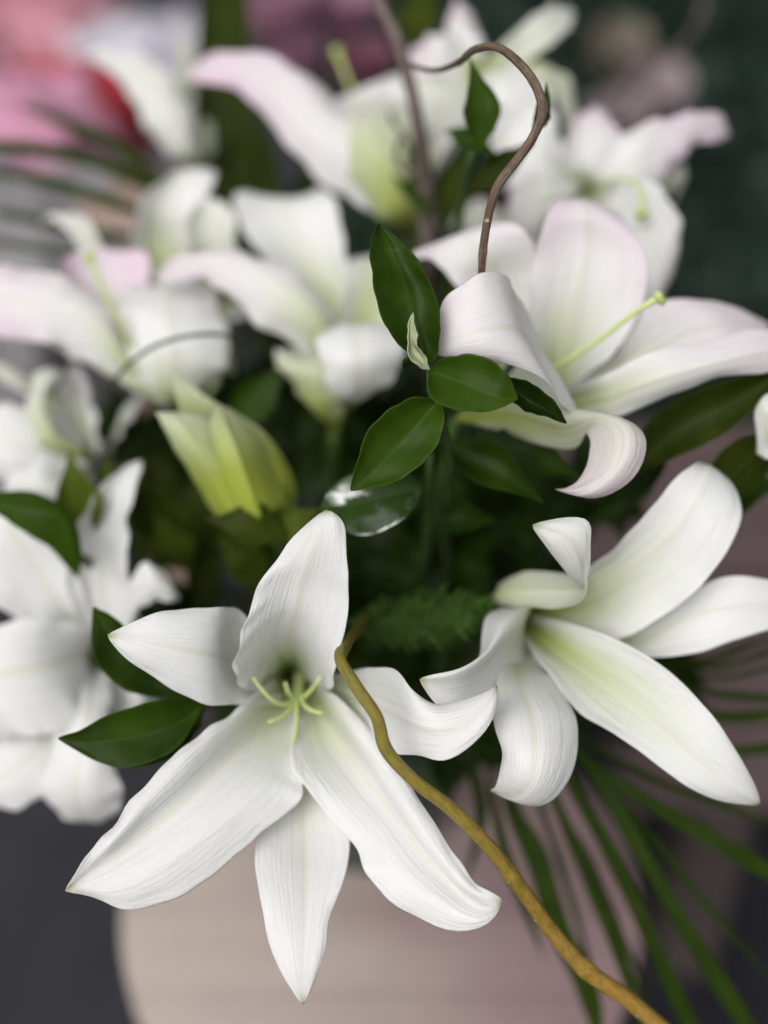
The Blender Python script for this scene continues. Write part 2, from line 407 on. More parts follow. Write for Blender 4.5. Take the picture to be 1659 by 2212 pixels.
# --- nearest lily, facing the camera
F1 = lily('sharp white six-petalled lily nearest the camera, facing forward at bottom left', (630, 1452, 11.5), [
    # upper petal
    ([[(578, 1478, 7.2), (624, 1428, 8.8), (682, 1476, 7.2)],
      [(522, 1490, 3.9), (624, 1388, 5.9), (722, 1488, 3.5)],
      [(506, 1445, 2.3), (630, 1345, 3.5), (727, 1442, 1.9)],
      [(517, 1385, 1.8), (640, 1310, 2.2), (738, 1385, 1.3)],
      [(535, 1325, 1.5), (652, 1262, 1.3), (751, 1310, 0.7)],
      [(565, 1250, 1.0), (669, 1208, .4), (750, 1230, .2)],
      [(613, 1183, .7), (686, 1155, 0), (749, 1165, .1)],
      [(662, 1125, .4), (697, 1118, 0), (737, 1118, .1)],
      [(706, 1098, .3)]], {'ruffle': .0012, 'freq': 12, 'green': .7}),
    # left sepal
    ([[(560, 1420, 6), (575, 1470, 6.6), (590, 1520, 6)],
      [(520, 1318, 3.6), (500, 1425, 3.8), (500, 1522, 3.4)],
      [(455, 1312, 1.8), (455, 1412, 1.3), (425, 1517, 1.8)],
      [(375, 1320, 1.2), (375, 1400, .5), (345, 1472, 1.2)],
      [(300, 1340, .8), (300, 1384, .3), (280, 1432, .8)],
      [(228, 1371, .8)]], {'ruffle': .0006}),
    # lower left petal
    ([[(560, 1488, 5), (578, 1500, 6), (608, 1515, 7.3), (622, 1525, 7), (640, 1545, 6)],
      [(510, 1530, 3.8), (522, 1550, 3.6), (548, 1585, 5), (600, 1630, 4.2), (652, 1668, 3.4)],
      [(440, 1576, 2.6), (454, 1602, 2.35), (480, 1650, 3.3), (565, 1695, 2.6), (651, 1732, 2.7)],
      [(383, 1623, 1.9), (399, 1652, 1.6), (418, 1710, 2.2), (500, 1750, 1.6), (588, 1784, 2.1)],
      [(308, 1700, 1.2), (324, 1730, .9), (342, 1775, 1.4), (415, 1820, .8), (495, 1864, 1.5)],
      [(233, 1788, .7), (248, 1811, .2), (265, 1838, .8), (320, 1885, .4), (385, 1938, 1.0)],
      [(184, 1856, .1), (191, 1866, .3), (202, 1882, .4), (232, 1922, .2), (262, 1966, .6)],
      [(157, 1896, .05), (160, 1900, .1), (165, 1908, .2), (173, 1917, .15), (187, 1932, .3)],
      [(135, 1928, 0)]], {'ruffle': .0010, 'freq': 13, 'green': .8}),
    # bottom sepal
    ([[(610, 1550, 6.5), (636, 1560, 7), (665, 1550, 6.5)],
      [(590, 1680, 4.4), (648, 1690, 4.8), (705, 1680, 4.4)],
      [(552, 1810, 3), (656, 1820, 3.3), (757, 1815, 3)],
      [(552, 1880, 2.2), (657, 1900, 2.1), (744, 1895, 2.2)],
      [(568, 1965, 1.5), (657, 1985, 1.2), (712, 1985, 1.5)],
      [(588, 2065, 1), (656, 2070, .7), (692, 2075, 1)],
      [(622, 2125, .7), (656, 2132, .5), (675, 2128, .7)],
      [(655, 2177, .5)]], {'ruffle': .0007}),
    # lower right petal
    ([[(645, 1550, 6.2), (665, 1530, 7), (680, 1515, 7.4), (700, 1500, 6.4), (712, 1492, 5.4)],
      [(622, 1640, 3.8), (670, 1620, 4.6), (722, 1590, 5.2), (748, 1564, 3.6), (765, 1538, 3.8)],
      [(685, 1737, 2.7), (740, 1715, 2.8), (790, 1685, 3.3), (816, 1650, 2.6), (832, 1620, 2.8)],
      [(766, 1830, 2.0), (815, 1805, 1.8), (858, 1770, 2.2), (881, 1742, 1.7), (897, 1712, 2.0)],
      [(800, 1907, 1.4), (865, 1885, 1.0), (925, 1855, 1.4), (942, 1832, 1.0), (957, 1800, 1.3)],
      [(890, 1976, 1.0), (945, 1950, .5), (985, 1922, .9), (996, 1907, .5), (1010, 1880, .8)],
      [(985, 2016, .6), (1015, 1990, .2), (1036, 1960, .5), (1042, 1940, .1), (1044, 1918, .4)],
      [(1058, 2002, .2), (1064, 1982, 0), (1068, 1964, .2), (1066, 1950, .2), (1066, 1932, -.2)],
      [(1088, 1942, -.4)]], {'ruffle': .0008, 'freq': 11, 'green': .8}),
    # right sepal, twisted
    ([[(740, 1455, 5.5), (735, 1490, 6), (745, 1530, 5.6)],
      [(805, 1442, 3), (810, 1520, 3.4), (800, 1595, 3.2)],
      [(865, 1455, 1.6), (870, 1550, 1.6), (850, 1628, 1.8)],
      [(905, 1508, 1), (925, 1575, .4), (915, 1636, 1)],
      [(945, 1524, 1.2), (975, 1572, .1), (960, 1644, .4)],
      [(1005, 1514, 1), (1025, 1545, .1), (1030, 1598, .2)],
      [(1055, 1493, .6), (1062, 1505, .2), (1072, 1530, .3)],
      [(1076, 1476, .6)]], {'ruffle': .0005}),
    ],
    stamens=[[(640, 1455, 9), (641, 1515, 6.2), (640, 1560, 5), (630, 1622, 4.2)],
             [(645, 1455, 9), (632, 1515, 6), (605, 1521, 5), (575, 1500, 4.3), (545, 1462, 3.9)],
             [(645, 1455, 9), (632, 1505, 6), (620, 1490, 5.4), (616, 1474, 5.2)],
             [(645, 1455, 9), (634, 1520, 6), (612, 1546, 5), (580, 1560, 4.4)],
             [(650, 1455, 9), (652, 1512, 6), (668, 1532, 5), (696, 1541, 4.4)],
             [(652, 1455, 9), (656, 1505, 6), (672, 1490, 5), (692, 1462, 4.2)]])

# --- lily to the right
F2 = lily('white lily with green throat and curled upper petal at the right edge, above palm blades', (1105, 1320, 13), [
    ([[(1082, 1255, 8.5), (1075, 1285, 8), (1070, 1308, 8.2)],
      [(1160, 1232, 7), (1160, 1275, 5.8), (1160, 1312, 5)],
      [(1235, 1240, 5.5), (1245, 1275, 4.2), (1232, 1312, 3.5)],
      [(1256, 1262, 4), (1268, 1272, 2.6), (1262, 1290, 2.2)],
      [(1246, 1256, 2.8), (1258, 1240, 1.6), (1274, 1222, 1.4)],
      [(1215, 1222, 1.8), (1246, 1198, .7), (1277, 1168, .9)],
      [(1180, 1180, 1.2), (1216, 1157, .3), (1270, 1120, 1)],
      [(1160, 1152, 1), (1172, 1142, .6), (1190, 1126, 1)],
      [(1146, 1132, 1)]], {'ruffle': .0004, 'yellow': .24, 'green': .6}),
    ([[(1165, 1275, 8), (1175, 1320, 9), (1195, 1350, 8.2)],
      [(1275, 1222, 5.5), (1270, 1290, 6.8), (1330, 1385, 6.2)],
      [(1350, 1160, 4.5), (1375, 1220, 5.2), (1450, 1322, 4.6)],
      [(1420, 1080, 4), (1460, 1150, 4), (1532, 1247, 3.8)],
      [(1470, 1020, 4), (1512, 1070, 3.6), (1588, 1165, 3.6)],
      [(1505, 1000, 4.4), (1530, 1022, 4.2), (1605, 1090, 4.2)],
      [(1516, 999, 5), (1532, 1007, 5.2), (1580, 1040, 5)],
      [(1535, 1016, 6)]], {'ruffle': .0006, 'green': 1.25}),
    ([[(1210, 1340, 8), (1220, 1360, 8.6), (1230, 1385, 8)],
      [(1400, 1345, 6), (1370, 1390, 6.8), (1340, 1415, 6)],
      [(1485, 1288, 5.5), (1480, 1340, 6), (1470, 1417, 5.2)],
      [(1570, 1244, 5.3), (1580, 1310, 5.3), (1570, 1388, 5)],
      [(1659, 1252, 5.5), (1670, 1305, 5.3), (1665, 1360, 5.2)],
      [(1790, 1310, 6.5)]], {'ruffle': .0005}),
    ([[(1185, 1335, 7.5), (1160, 1372, 8.5), (1130, 1385, 7.5)],
      [(1290, 1365, 4.5), (1235, 1430, 5.8), (1180, 1450, 4.8)],
      [(1415, 1425, 3), (1340, 1500, 4), (1255, 1535, 3.3)],
      [(1500, 1500, 2.6), (1440, 1580, 2.9), (1360, 1607, 2.8)],
      [(1577, 1595, 2.5), (1530, 1660, 2.4), (1460, 1682, 2.6)],
      [(1627, 1680, 2.7), (1600, 1710, 2.5), (1545, 1732, 2.7)],
      [(1645, 1742, 3)]], {'ruffle': .0004, 'green': 1.5}),
    ([[(1090, 1400, 7), (1120, 1420, 7), (1165, 1430, 7)],
      [(1070, 1500, 3.5), (1130, 1490, 3), (1215, 1500, 4)],
      [(1066, 1565, 2), (1150, 1560, 1.2), (1248, 1570, 2.5)],
      [(1085, 1620, 1.4), (1155, 1630, .4), (1252, 1630, 1.8)],
      [(1083, 1665, 1.6), (1145, 1690, .5), (1225, 1702, 1.6)],
      [(1074, 1695, 2), (1115, 1725, 1.4), (1165, 1748, 2)],
      [(1056, 1707, 2.6)]], {'ruffle': .0004}),
    ([[(1130, 1300, 8.2), (1150, 1305, 6.3), (1125, 1370, 7.5), (1140, 1460, 6.6)],
      [(1046, 1335, 5.4), (1096, 1350, 3.3), (1085, 1430, 5), (1110, 1530, 4.2)],
      [(1030, 1425, 3.0), (1046, 1414, 1.4), (1040, 1480, 3), (1062, 1556, 2.6)],
      [(985, 1462, 1.5), (985, 1450, .6), (985, 1495, 1.6), (1000, 1555, 1.8)],
      [(940, 1466, .9), (940, 1460, .5), (940, 1490, 1.0), (945, 1527, 1.2)],
      [(902, 1466, .6)]], {'ruffle': .0003}),
    ])

# --- pink-flushed lily, upper right
F3 = lily('pink-flushed white lily with long green pistil at right, its curled petals touching the ruscus leaves', (985, 905, 10), [
    ([[(1130, 770, 8), (1100, 820, 7), (1110, 880, 7)],
      [(1135, 680, 6.2), (1180, 780, 6), (1232, 890, 5.6)],
      [(1098, 615, 3.2), (1150, 740, 3), (1222, 884, 3.2)],
      [(1072, 588, 1.6), (1113, 705, 1), (1165, 812, 1.7)],
      [(1034, 590, 1), (1052, 710, .4), (1082, 782, 1)],
      [(985, 620, 1), (1000, 724, .5), (1020, 780, 1.2)],
      [(950, 652, 1.2), (962, 738, 1), (972, 774, 1.4)],
      [(943, 768, 1.5)]], {'ruffle': .0005, 'pink': .35, 'green': .4}),
    ([[(1150, 800, 8), (1195, 835, 9.4), (1240, 830, 8.4)],
      [(1140, 680, 7.6), (1225, 720, 8.7), (1332, 762, 8)],
      [(1148, 580, 7.7), (1255, 610, 8.0), (1392, 652, 7.9)],
      [(1165, 510, 7.5), (1270, 520, 7.8), (1398, 560, 7.6)],
      [(1186, 455, 7.6), (1265, 462, 7.4), (1362, 490, 7.8)],
      [(1208, 428, 8.2), (1255, 432, 8.0), (1318, 455, 8.6)],
      [(1262, 440, 9.6)]], {'ruffle': .0005, 'green': 1.05, 'pink': .7}),
    ([[(1240, 830, 8.5), (1255, 850, 9), (1270, 870, 8.5)],
      [(1340, 760, 8), (1370, 780, 8.8), (1390, 810, 8)],
      [(1370, 670, 8), (1450, 730, 8.5), (1500, 770, 7.8)],
      [(1470, 645, 8.5), (1540, 700, 8.4), (1580, 760, 8)],
      [(1580, 660, 9.5), (1620, 705, 9.3), (1640, 740, 9)],
      [(1665, 700, 10.5)]], {'ruffle': .0005}),
    ([[(1225, 840, 7.5), (1235, 870, 8), (1240, 900, 7.5)],
      [(1300, 812, 5.5), (1310, 855, 5.6), (1330, 902, 6)],
      [(1400, 760, 4.5), (1420, 815, 4.2), (1445, 857, 5)],
      [(1520, 738, 4.5), (1540, 785, 4.1), (1560, 820, 4.8)],
      [(1640, 708, 5), (1655, 758, 4.7), (1660, 804, 5.2)],
      [(1800, 745, 6.5)]], {'ruffle': .0004}),
    ([[(1085, 930, 7), (1100, 900, 6), (1100, 868, 6.5)],
      [(1240, 972, 5), (1215, 930, 4.3), (1210, 885, 4.5)],
      [(1266, 935, 3.2), (1300, 905, 2.2), (1295, 888, 3)],
      [(1277, 966, 2.6), (1345, 935, 1.2), (1378, 912, 2)],
      [(1265, 1012, 2.2), (1335, 1000, .8), (1402, 962, 1.6)],
      [(1238, 1040, 2.2), (1300, 1040, 1), (1367, 1036, 1.5)],
      [(1215, 1052, 2.3), (1255, 1064, 1.5), (1297, 1079, 1.9)],
      [(1196, 1056, 2.6)]], {'ruffle': .0003, 'yellow': .25}),
    ([[(1050, 780, 9.5), (1090, 740, 9.8), (1140, 720, 9.5)],
      [(1000, 640, 9.2), (1060, 610, 9.4), (1150, 600, 9)],
      [(960, 590, 9), (1050, 545, 8.4), (1158, 540, 8.4)],
      [(930, 560, 9.5), (1000, 515, 8.6), (1130, 492, 8)],
      [(908, 560, 10.5), (960, 520, 9.6), (1090, 478, 8.4)],
      [(890, 545, 11)]], {'ruffle': .0005, 'pink': .6}),
    ], pistil=[(1060, 885, 9), (1190, 800, 7.6), (1300, 730, 6), (1390, 662, 5), (1424, 642, 4.8)], pink=.6)

# --- centre back lily
F4 = lily('blurred white lily with arched left petal, behind the upright ruscus leaf', (722, 935, 17), [
    ([[(745, 760, 15), (715, 780, 14.5), (680, 790, 15)],
      [(720, 670, 14), (680, 700, 13), (640, 752, 14)],
      [(645, 592, 13.5), (600, 640, 12.5), (552, 700, 13.5)],
      [(550, 548, 13.5), (520, 582, 12.8), (492, 630, 13.5)],
      [(450, 543, 14), (430, 565, 13.6), (420, 602, 14)],
      [(375, 560, 14.5), (370, 580, 14.3), (365, 610, 14.5)],
      [(328, 606, 15)]], {'pink': .6}),
    ([[(690, 740, 17), (730, 730, 18), (770, 730, 17)],
      [(600, 600, 18), (690, 600, 19.5), (765, 610, 18)],
      [(535, 510, 19), (640, 510, 20), (742, 510, 19)],
      [(503, 440, 20), (610, 440, 20.5), (724, 430, 20)],
      [(508, 415, 20.8), (610, 424, 21.2), (708, 408, 20.8)],
      [(540, 422, 22.5), (610, 440, 22.5), (680, 420, 22.5)],
      [(610, 460, 24)]], {}),
    ([[(690, 735, 14), (760, 705, 14), (845, 700, 14.5)],
      [(682, 740, 11.7), (770, 715, 11), (868, 715, 12)],
      [(692, 790, 11), (775, 775, 10.3), (872, 770, 11.5)],
      [(712, 840, 11.8), (780, 832, 11.3), (850, 818, 12)],
      [(770, 872, 13)]], {}),
    ([[(745, 705, 16), (790, 695, 17), (845, 700, 16)],
      [(745, 610, 17), (805, 615, 18), (872, 640, 17)],
      [(755, 565, 18), (810, 570, 18.5), (870, 590, 18)],
      [(830, 545, 20)]], {'green': 2.0}),
    ([[(640, 840, 15.5), (675, 855, 14.3), (740, 850, 14.6)],
      [(592, 778, 15.2), (645, 790, 14), (710, 780, 14.2)],
      [(600, 760, 15.8), (640, 765, 15), (690, 760, 15.2)],
      [(630, 750, 16.8)]], {'yellow': .38}),
    ([[(760, 830, 16), (800, 800, 16.5), (830, 780, 16)],
      [(820, 760, 17), (860, 740, 17.5), (880, 720, 17)],
      [(930, 690, 20)]], {}),
    ])

# --- left lily with pistil
F5 = lily('blurred lily with pink petal edge and slim pistil at the left edge', (375, 885, 16), [
    ([[(300, 780, 14), (290, 800, 13.5), (275, 815, 14)],
      [(215, 650, 13.5), (200, 710, 12.8), (185, 765, 13.2)],
      [(120, 590, 13.5), (100, 660, 12.5), (90, 738, 13)],
      [(0, 572, 14), (-10, 640, 13), (0, 728, 13.5)],
      [(-130, 640, 15)]], {'pink': .9, 'green': .6}),
    ([[(270, 760, 14.5), (300, 750, 15.5), (330, 740, 14.5)],
      [(190, 670, 14.5), (250, 650, 15.5), (310, 650, 15)],
      [(128, 600, 14), (205, 575, 15.4), (322, 590, 15)],
      [(130, 565, 14.2), (195, 545, 15.2), (325, 555, 15.2)],
      [(160, 545, 14.8), (210, 540, 15.4), (290, 545, 15.6)],
      [(200, 552, 16.5)]], {'pink': 1.4, 'ruffle': .002, 'freq': 3}),
    ([[(310, 830, 14), (370, 845, 13.4), (440, 830, 14)],
      [(270, 720, 13.5), (370, 740, 12.4), (495, 770, 13.8)],
      [(262, 650, 14), (360, 650, 13.4), (478, 670, 14.3)],
      [(285, 622, 14.8), (370, 610, 14.8), (455, 622, 15.1)],
      [(370, 612, 16.8)]], {'green': .5}),
    ([[(300, 760, 16), (270, 740, 17), (240, 720, 16.5)],
      [(245, 600, 17), (215, 580, 17.5), (190, 570, 17)],
      [(205, 500, 18), (180, 495, 18), (150, 505, 18)],
      [(165, 455, 18.5), (140, 460, 18.4), (105, 468, 18.6)],
      [(85, 490, 20)]], {'yellow': .25}),
    ([[(440, 850, 15), (460, 840, 14.6), (480, 820, 15)],
      [(470, 790, 14.6), (485, 760, 14.2), (480, 690, 14.6)],
      [(495, 805, 15), (500, 780, 14.7), (495, 740, 15)],
      [(508, 810, 16)]], {'yellow': .25}),
    ([[(330, 830, 14), (320, 850, 13.6), (360, 865, 14)],
      [(250, 790, 13.4), (245, 808, 13), (290, 835, 13.6)],
      [(170, 752, 13.6), (170, 765, 13.3), (190, 785, 13.8)],
      [(90, 735, 15)]], {}),
    ], pistil=[(320, 800, 14.5), (285, 745, 13), (240, 660, 12), (205, 585, 11.6), (192, 556, 11.6)], pink=.3, back=2)

# --- white petals behind, left of centre
F12 = lily('two tall blurred white petals behind the arched petal, left of centre', (400, 680, 24), [
    ([[(330, 600, 22), (370, 600, 23), (420, 600, 22)],
      [(288, 530, 21), (350, 520, 22.5), (420, 530, 21)],
      [(295, 460, 20.5), (358, 458, 21.7), (432, 470, 20.5)],
      [(335, 395, 20.5), (388, 402, 21.2), (448, 422, 20.5)],
      [(410, 362, 21), (430, 372, 21.3), (462, 395, 21)],
      [(470, 368, 22)]], {}),
    ([[(410, 590, 20), (450, 590, 21), (500, 590, 20)],
      [(402, 520, 19.3), (455, 510, 20), (512, 520, 19.3)],
      [(406, 460, 19), (455, 452, 19.8), (508, 460, 19)],
      [(430, 434, 19.6), (457, 432, 19.8), (485, 438, 19.6)],
      [(460, 440, 21)]], {'yellow': .15}),
    ([[(330, 660, 23), (350, 680, 23), (370, 700, 23)],
      [(270, 640, 23), (280, 670, 23), (300, 700, 23)],
      [(220, 650, 24)]], {}),
    ([[(470, 640, 23), (500, 650, 23.5), (510, 690, 23)],
      [(540, 620, 24), (560, 640, 24), (560, 680, 24)],
      [(620, 650, 25)]], {}),
    ])

# --- lilies at the far left
F11 = lily('blurred white lily at left edge with yellow-green rimmed curl, below the pistil lily', (210, 1010, 17), [
    ([[(195, 985, 14), (175, 990, 13.6), (150, 998, 14)], [(140, 935, 12.8), (110, 945, 12.3), (82, 958, 12.8)],
      [(98, 880, 12.6), (82, 885, 12.4), (60, 895, 12.8)], [(115, 830, 13), (92, 815, 12.6), (66, 835, 13.2)],
      [(150, 820, 14), (130, 798, 13.6), (100, 800, 14.2)], [(165, 850, 15)]], {'yellow': .3}),
    ([[(215, 970, 15), (185, 960, 15.5), (150, 950, 15)], [(205, 890, 15), (165, 880, 15.6), (125, 880, 15)],
      [(190, 830, 15.5), (160, 820, 15.8), (130, 830, 15.5)], [(165, 780, 17)]], {}),
    ([[(170, 930, 14.5), (150, 985, 13.8), (170, 1040, 14.5)], [(80, 890, 13.5), (60, 965, 12.6), (80, 1045, 13.5)],
      [(-10, 870, 13.3), (-20, 950, 12.6), (0, 1040, 13.3)], [(-120, 960, 15)]], {'green': .3}),
    ([[(190, 1000, 13.5), (170, 1025, 13), (190, 1065, 13.5)], [(90, 990, 12), (85, 1035, 11.4), (130, 1080, 12)],
      [(25, 1030, 12), (30, 1060, 11.8), (65, 1080, 12)], [(-10, 1085, 13)]], {'green': .2}),
    ([[(180, 950, 17), (150, 900, 17.5), (120, 900, 17)], [(90, 870, 17.5), (60, 815, 18), (20, 820, 17.5)],
      [(0, 820, 18.5), (-20, 780, 18.5), (-50, 800, 18.5)], [(-100, 770, 20)]], {'yellow': .15}),
    ([[(215, 990, 16), (235, 970, 16.4), (245, 955, 16)], [(250, 930, 17), (270, 890, 17.3), (290, 890, 17)], [(320, 830, 19)]], {}),
    ], back=3)

F10 = lily('large blurred white lily filling the lower left edge, its tallest petal upright', (200, 1420, 13), [
    ([[(180, 1390, 10), (225, 1370, 10.4), (295, 1365, 10)], [(148, 1280, 8.3), (215, 1275, 9.2), (298, 1310, 8.3)],
      [(150, 1185, 7.8), (212, 1180, 8.8), (276, 1205, 7.6)], [(180, 1100, 7.8), (228, 1100, 8.6), (278, 1115, 7.7)],
      [(230, 1038, 8), (260, 1040, 8.4), (295, 1050, 8)], [(285, 1000, 8.6), (298, 1000, 8.6), (308, 1010, 8.6)], [(308, 992, 9)]], {'green': .15}),
    ([[(240, 1350, 9.5), (255, 1365, 9), (270, 1385, 9)], [(280, 1270, 8), (300, 1290, 7.4), (305, 1315, 7.6)],
      [(322, 1208, 7.5), (335, 1250, 6.9), (345, 1300, 7.3)], [(355, 1235, 7.6), (362, 1262, 7.2), (368, 1298, 7.5)], [(392, 1296, 8)]], {'green': .1}),
    ([[(200, 1350, 9.5), (150, 1340, 10), (130, 1390, 9.5)], [(160, 1215, 8.2), (90, 1240, 9), (30, 1330, 8.4)],
      [(120, 1150, 7.6), (40, 1170, 8.4), (-60, 1280, 8)], [(60, 1105, 8), (10, 1115, 8.4), (-80, 1180, 8.2)], [(-80, 1060, 10)]], {'green': .12}),
    ([[(190, 1350, 9), (170, 1420, 8.8), (200, 1500, 9)], [(90, 1335, 7.4), (80, 1440, 6.6), (170, 1575, 7.2)],
      [(-20, 1350, 6.8), (-20, 1460, 6.0), (70, 1590, 6.6)], [(-120, 1380, 7), (-110, 1490, 6.6), (-40, 1595, 7)], [(-220, 1520, 8)]], {'green': .12}),
    ([[(180, 1460, 9), (200, 1490, 8.5), (240, 1490, 9)], [(135, 1570, 7.5), (185, 1580, 6.8), (235, 1585, 7.5)],
      [(95, 1650, 7.5), (165, 1665, 6.5), (248, 1660, 7.2)], [(92, 1710, 8), (165, 1730, 7.2), (268, 1715, 7.6)],
      [(130, 1760, 8.6), (185, 1770, 8.4), (258, 1750, 8.4)], [(215, 1778, 9.6)]], {'green': .1}),
    ([[(130, 1480, 9), (125, 1530, 9.5), (165, 1570, 9)], [(40, 1570, 8.5), (70, 1630, 8.1), (150, 1670, 8.5)],
      [(-40, 1610, 8.5), (-10, 1690, 8), (70, 1735, 8.5)], [(-130, 1740, 9.5)]], {'green': .1}),
    ([[(210, 1460, 11), (230, 1480, 11), (240, 1520, 11)], [(260, 1420, 10.4), (285, 1480, 10.2), (275, 1560, 10.4)], [(345, 1500, 11.5)]], {'green': .1}),
    ], back=3)

# --- upper lilies
F6 = lily('blurred side-on lily trumpet with a long pink petal sweeping left, above centre', (890, 512, 23), [
    ([[(905, 420, 20.5), (860, 440, 19.4), (810, 462, 20.3)],
      [(880, 300, 20.5), (800, 340, 18.7), (722, 415, 20.2)],
      [(740, 228, 20.5), (700, 270, 18.6), (650, 345, 20)],
      [(650, 153, 20.5), (620, 190, 19.5), (572, 252, 20.5)],
      [(540, 112, 21.5), (520, 140, 21), (498, 188, 21.5)],
      [(450, 117, 22), (445, 140, 22), (433, 180, 22)],
      [(392, 168, 23)]], {'pink': 1.0, 'green': .1}),
    ([[(800, 400, 22), (840, 390, 23), (890, 400, 22)],
      [(750, 300, 22), (810, 290, 23), (895, 300, 22)],
      [(718, 225, 22), (800, 215, 22.8), (898, 225, 22)],
      [(790, 185, 23), (830, 180, 23.3), (890, 180, 23)],
      [(905, 150, 25)]], {}),
    ([[(808, 455, 19.6), (862, 440, 18.4), (910, 450, 19.4)],
      [(738, 340, 19.3), (820, 320, 17.8), (912, 335, 19.2)],
      [(728, 260, 19.8), (812, 255, 18.8), (908, 265, 19.8)],
      [(760, 225, 21), (820, 220, 20.5), (880, 230, 21)],
      [(830, 205, 22)]], {'yellow': .42}),
    ([[(900, 400, 21), (920, 380, 21.5), (935, 380, 21)],
      [(930, 300, 22), (960, 280, 22), (985, 290, 22)],
      [(1010, 200, 24)]], {}),
    ], pistil=[(860, 400, 21), (790, 250, 23), (748, 165, 25), (728, 112, 26)], pink=.2)

F7 = lily('single slender cream petal of a lily against the pink wrap at top left', (395, 375, 31), [
    ([[(425, 330, 28.5), (398, 330, 27.6), (368, 335, 28.5)], [(418, 255, 28), (372, 265, 27), (325, 285, 28)],
      [(378, 180, 28), (335, 200, 27.2), (288, 225, 28)], [(310, 118, 28.5), (285, 140, 28), (252, 168, 28.5)],
      [(230, 98, 29.2), (220, 115, 29), (208, 138, 29.2)], [(182, 116, 30)]], {'yellow': .05, 'pink': .2}),
    ([[(425, 335, 31), (440, 330, 31.4), (450, 335, 31)], [(425, 260, 33), (445, 260, 33), (460, 265, 33)], [(460, 180, 36)]], {'yellow': .2}),
    ([[(400, 340, 31), (390, 335, 31.5), (380, 340, 31)], [(412, 220, 34), (395, 220, 34), (385, 225, 34)], [(412, 100, 37), (400, 95, 37), (388, 100, 37)], [(400, 45, 39)]], {'yellow': .4}),
    ], green=.05)

F8 = lily('blurred lilac-pink lily seen from behind at the top, right of the curly twig', (1030, 140, 22), [
    ([[(990, 120, 23), (1015, 110, 23.4), (1045, 115, 23)], [(965, 60, 24), (1000, 55, 24.2), (1040, 80, 24)],
      [(975, 20, 25), (995, 15, 25), (1015, 30, 25)], [(985, -5, 26)]], {'pink': 1.}),
    ([[(1065, 115, 22.5), (1080, 120, 22.5), (1100, 150, 22.5)], [(1115, 65, 22), (1140, 85, 22), (1165, 115, 22)],
      [(1180, 20, 22.5), (1200, 42, 22.4), (1215, 75, 22.5)], [(1222, 15, 23.5), (1230, 30, 23.5), (1235, 45, 23.5)], [(1240, 25, 24)]], {'yellow': .16, 'pink': 0}),
    ([[(1015, 110, 22.5), (1005, 140, 22), (1015, 170, 22.5)], [(955, 75, 22.3), (940, 125, 21.4), (960, 185, 22.3)],
      [(905, 95, 22.8), (890, 145, 22.4), (905, 200, 22.8)], [(870, 170, 24.5)]], {'pink': 1.3}),
    ([[(990, 160, 22), (1020, 175, 21.4), (1050, 165, 22)], [(895, 180, 21.5), (960, 215, 20.6), (1030, 230, 21.5)],
      [(890, 270, 22), (945, 285, 21.4), (1010, 290, 22)], [(915, 340, 23), (940, 350, 23), (970, 345, 23)], [(940, 390, 24)]], {'pink': .4, 'yellow': .08}),
    ([[(1040, 150, 22), (1070, 155, 21.4), (1100, 140, 22)], [(1065, 235, 21.4), (1120, 215, 20.4), (1175, 180, 21.4)],
      [(1120, 300, 21.8), (1155, 275, 21.2), (1195, 240, 21.8)], [(1200, 320, 23)]], {'pink': .6}),
    ([[(1090, 130, 22.5), (1110, 135, 22.5), (1120, 160, 22.5)], [(1170, 130, 23), (1190, 165, 22.6), (1185, 200, 23)],
      [(1235, 180, 23.4), (1230, 215, 23.2), (1212, 240, 23.4)], [(1245, 240, 24), (1238, 265, 24), (1222, 280, 24)], [(1235, 320, 25)]], {'yellow': .28, 'pink': .1}),
    ], green=.05)

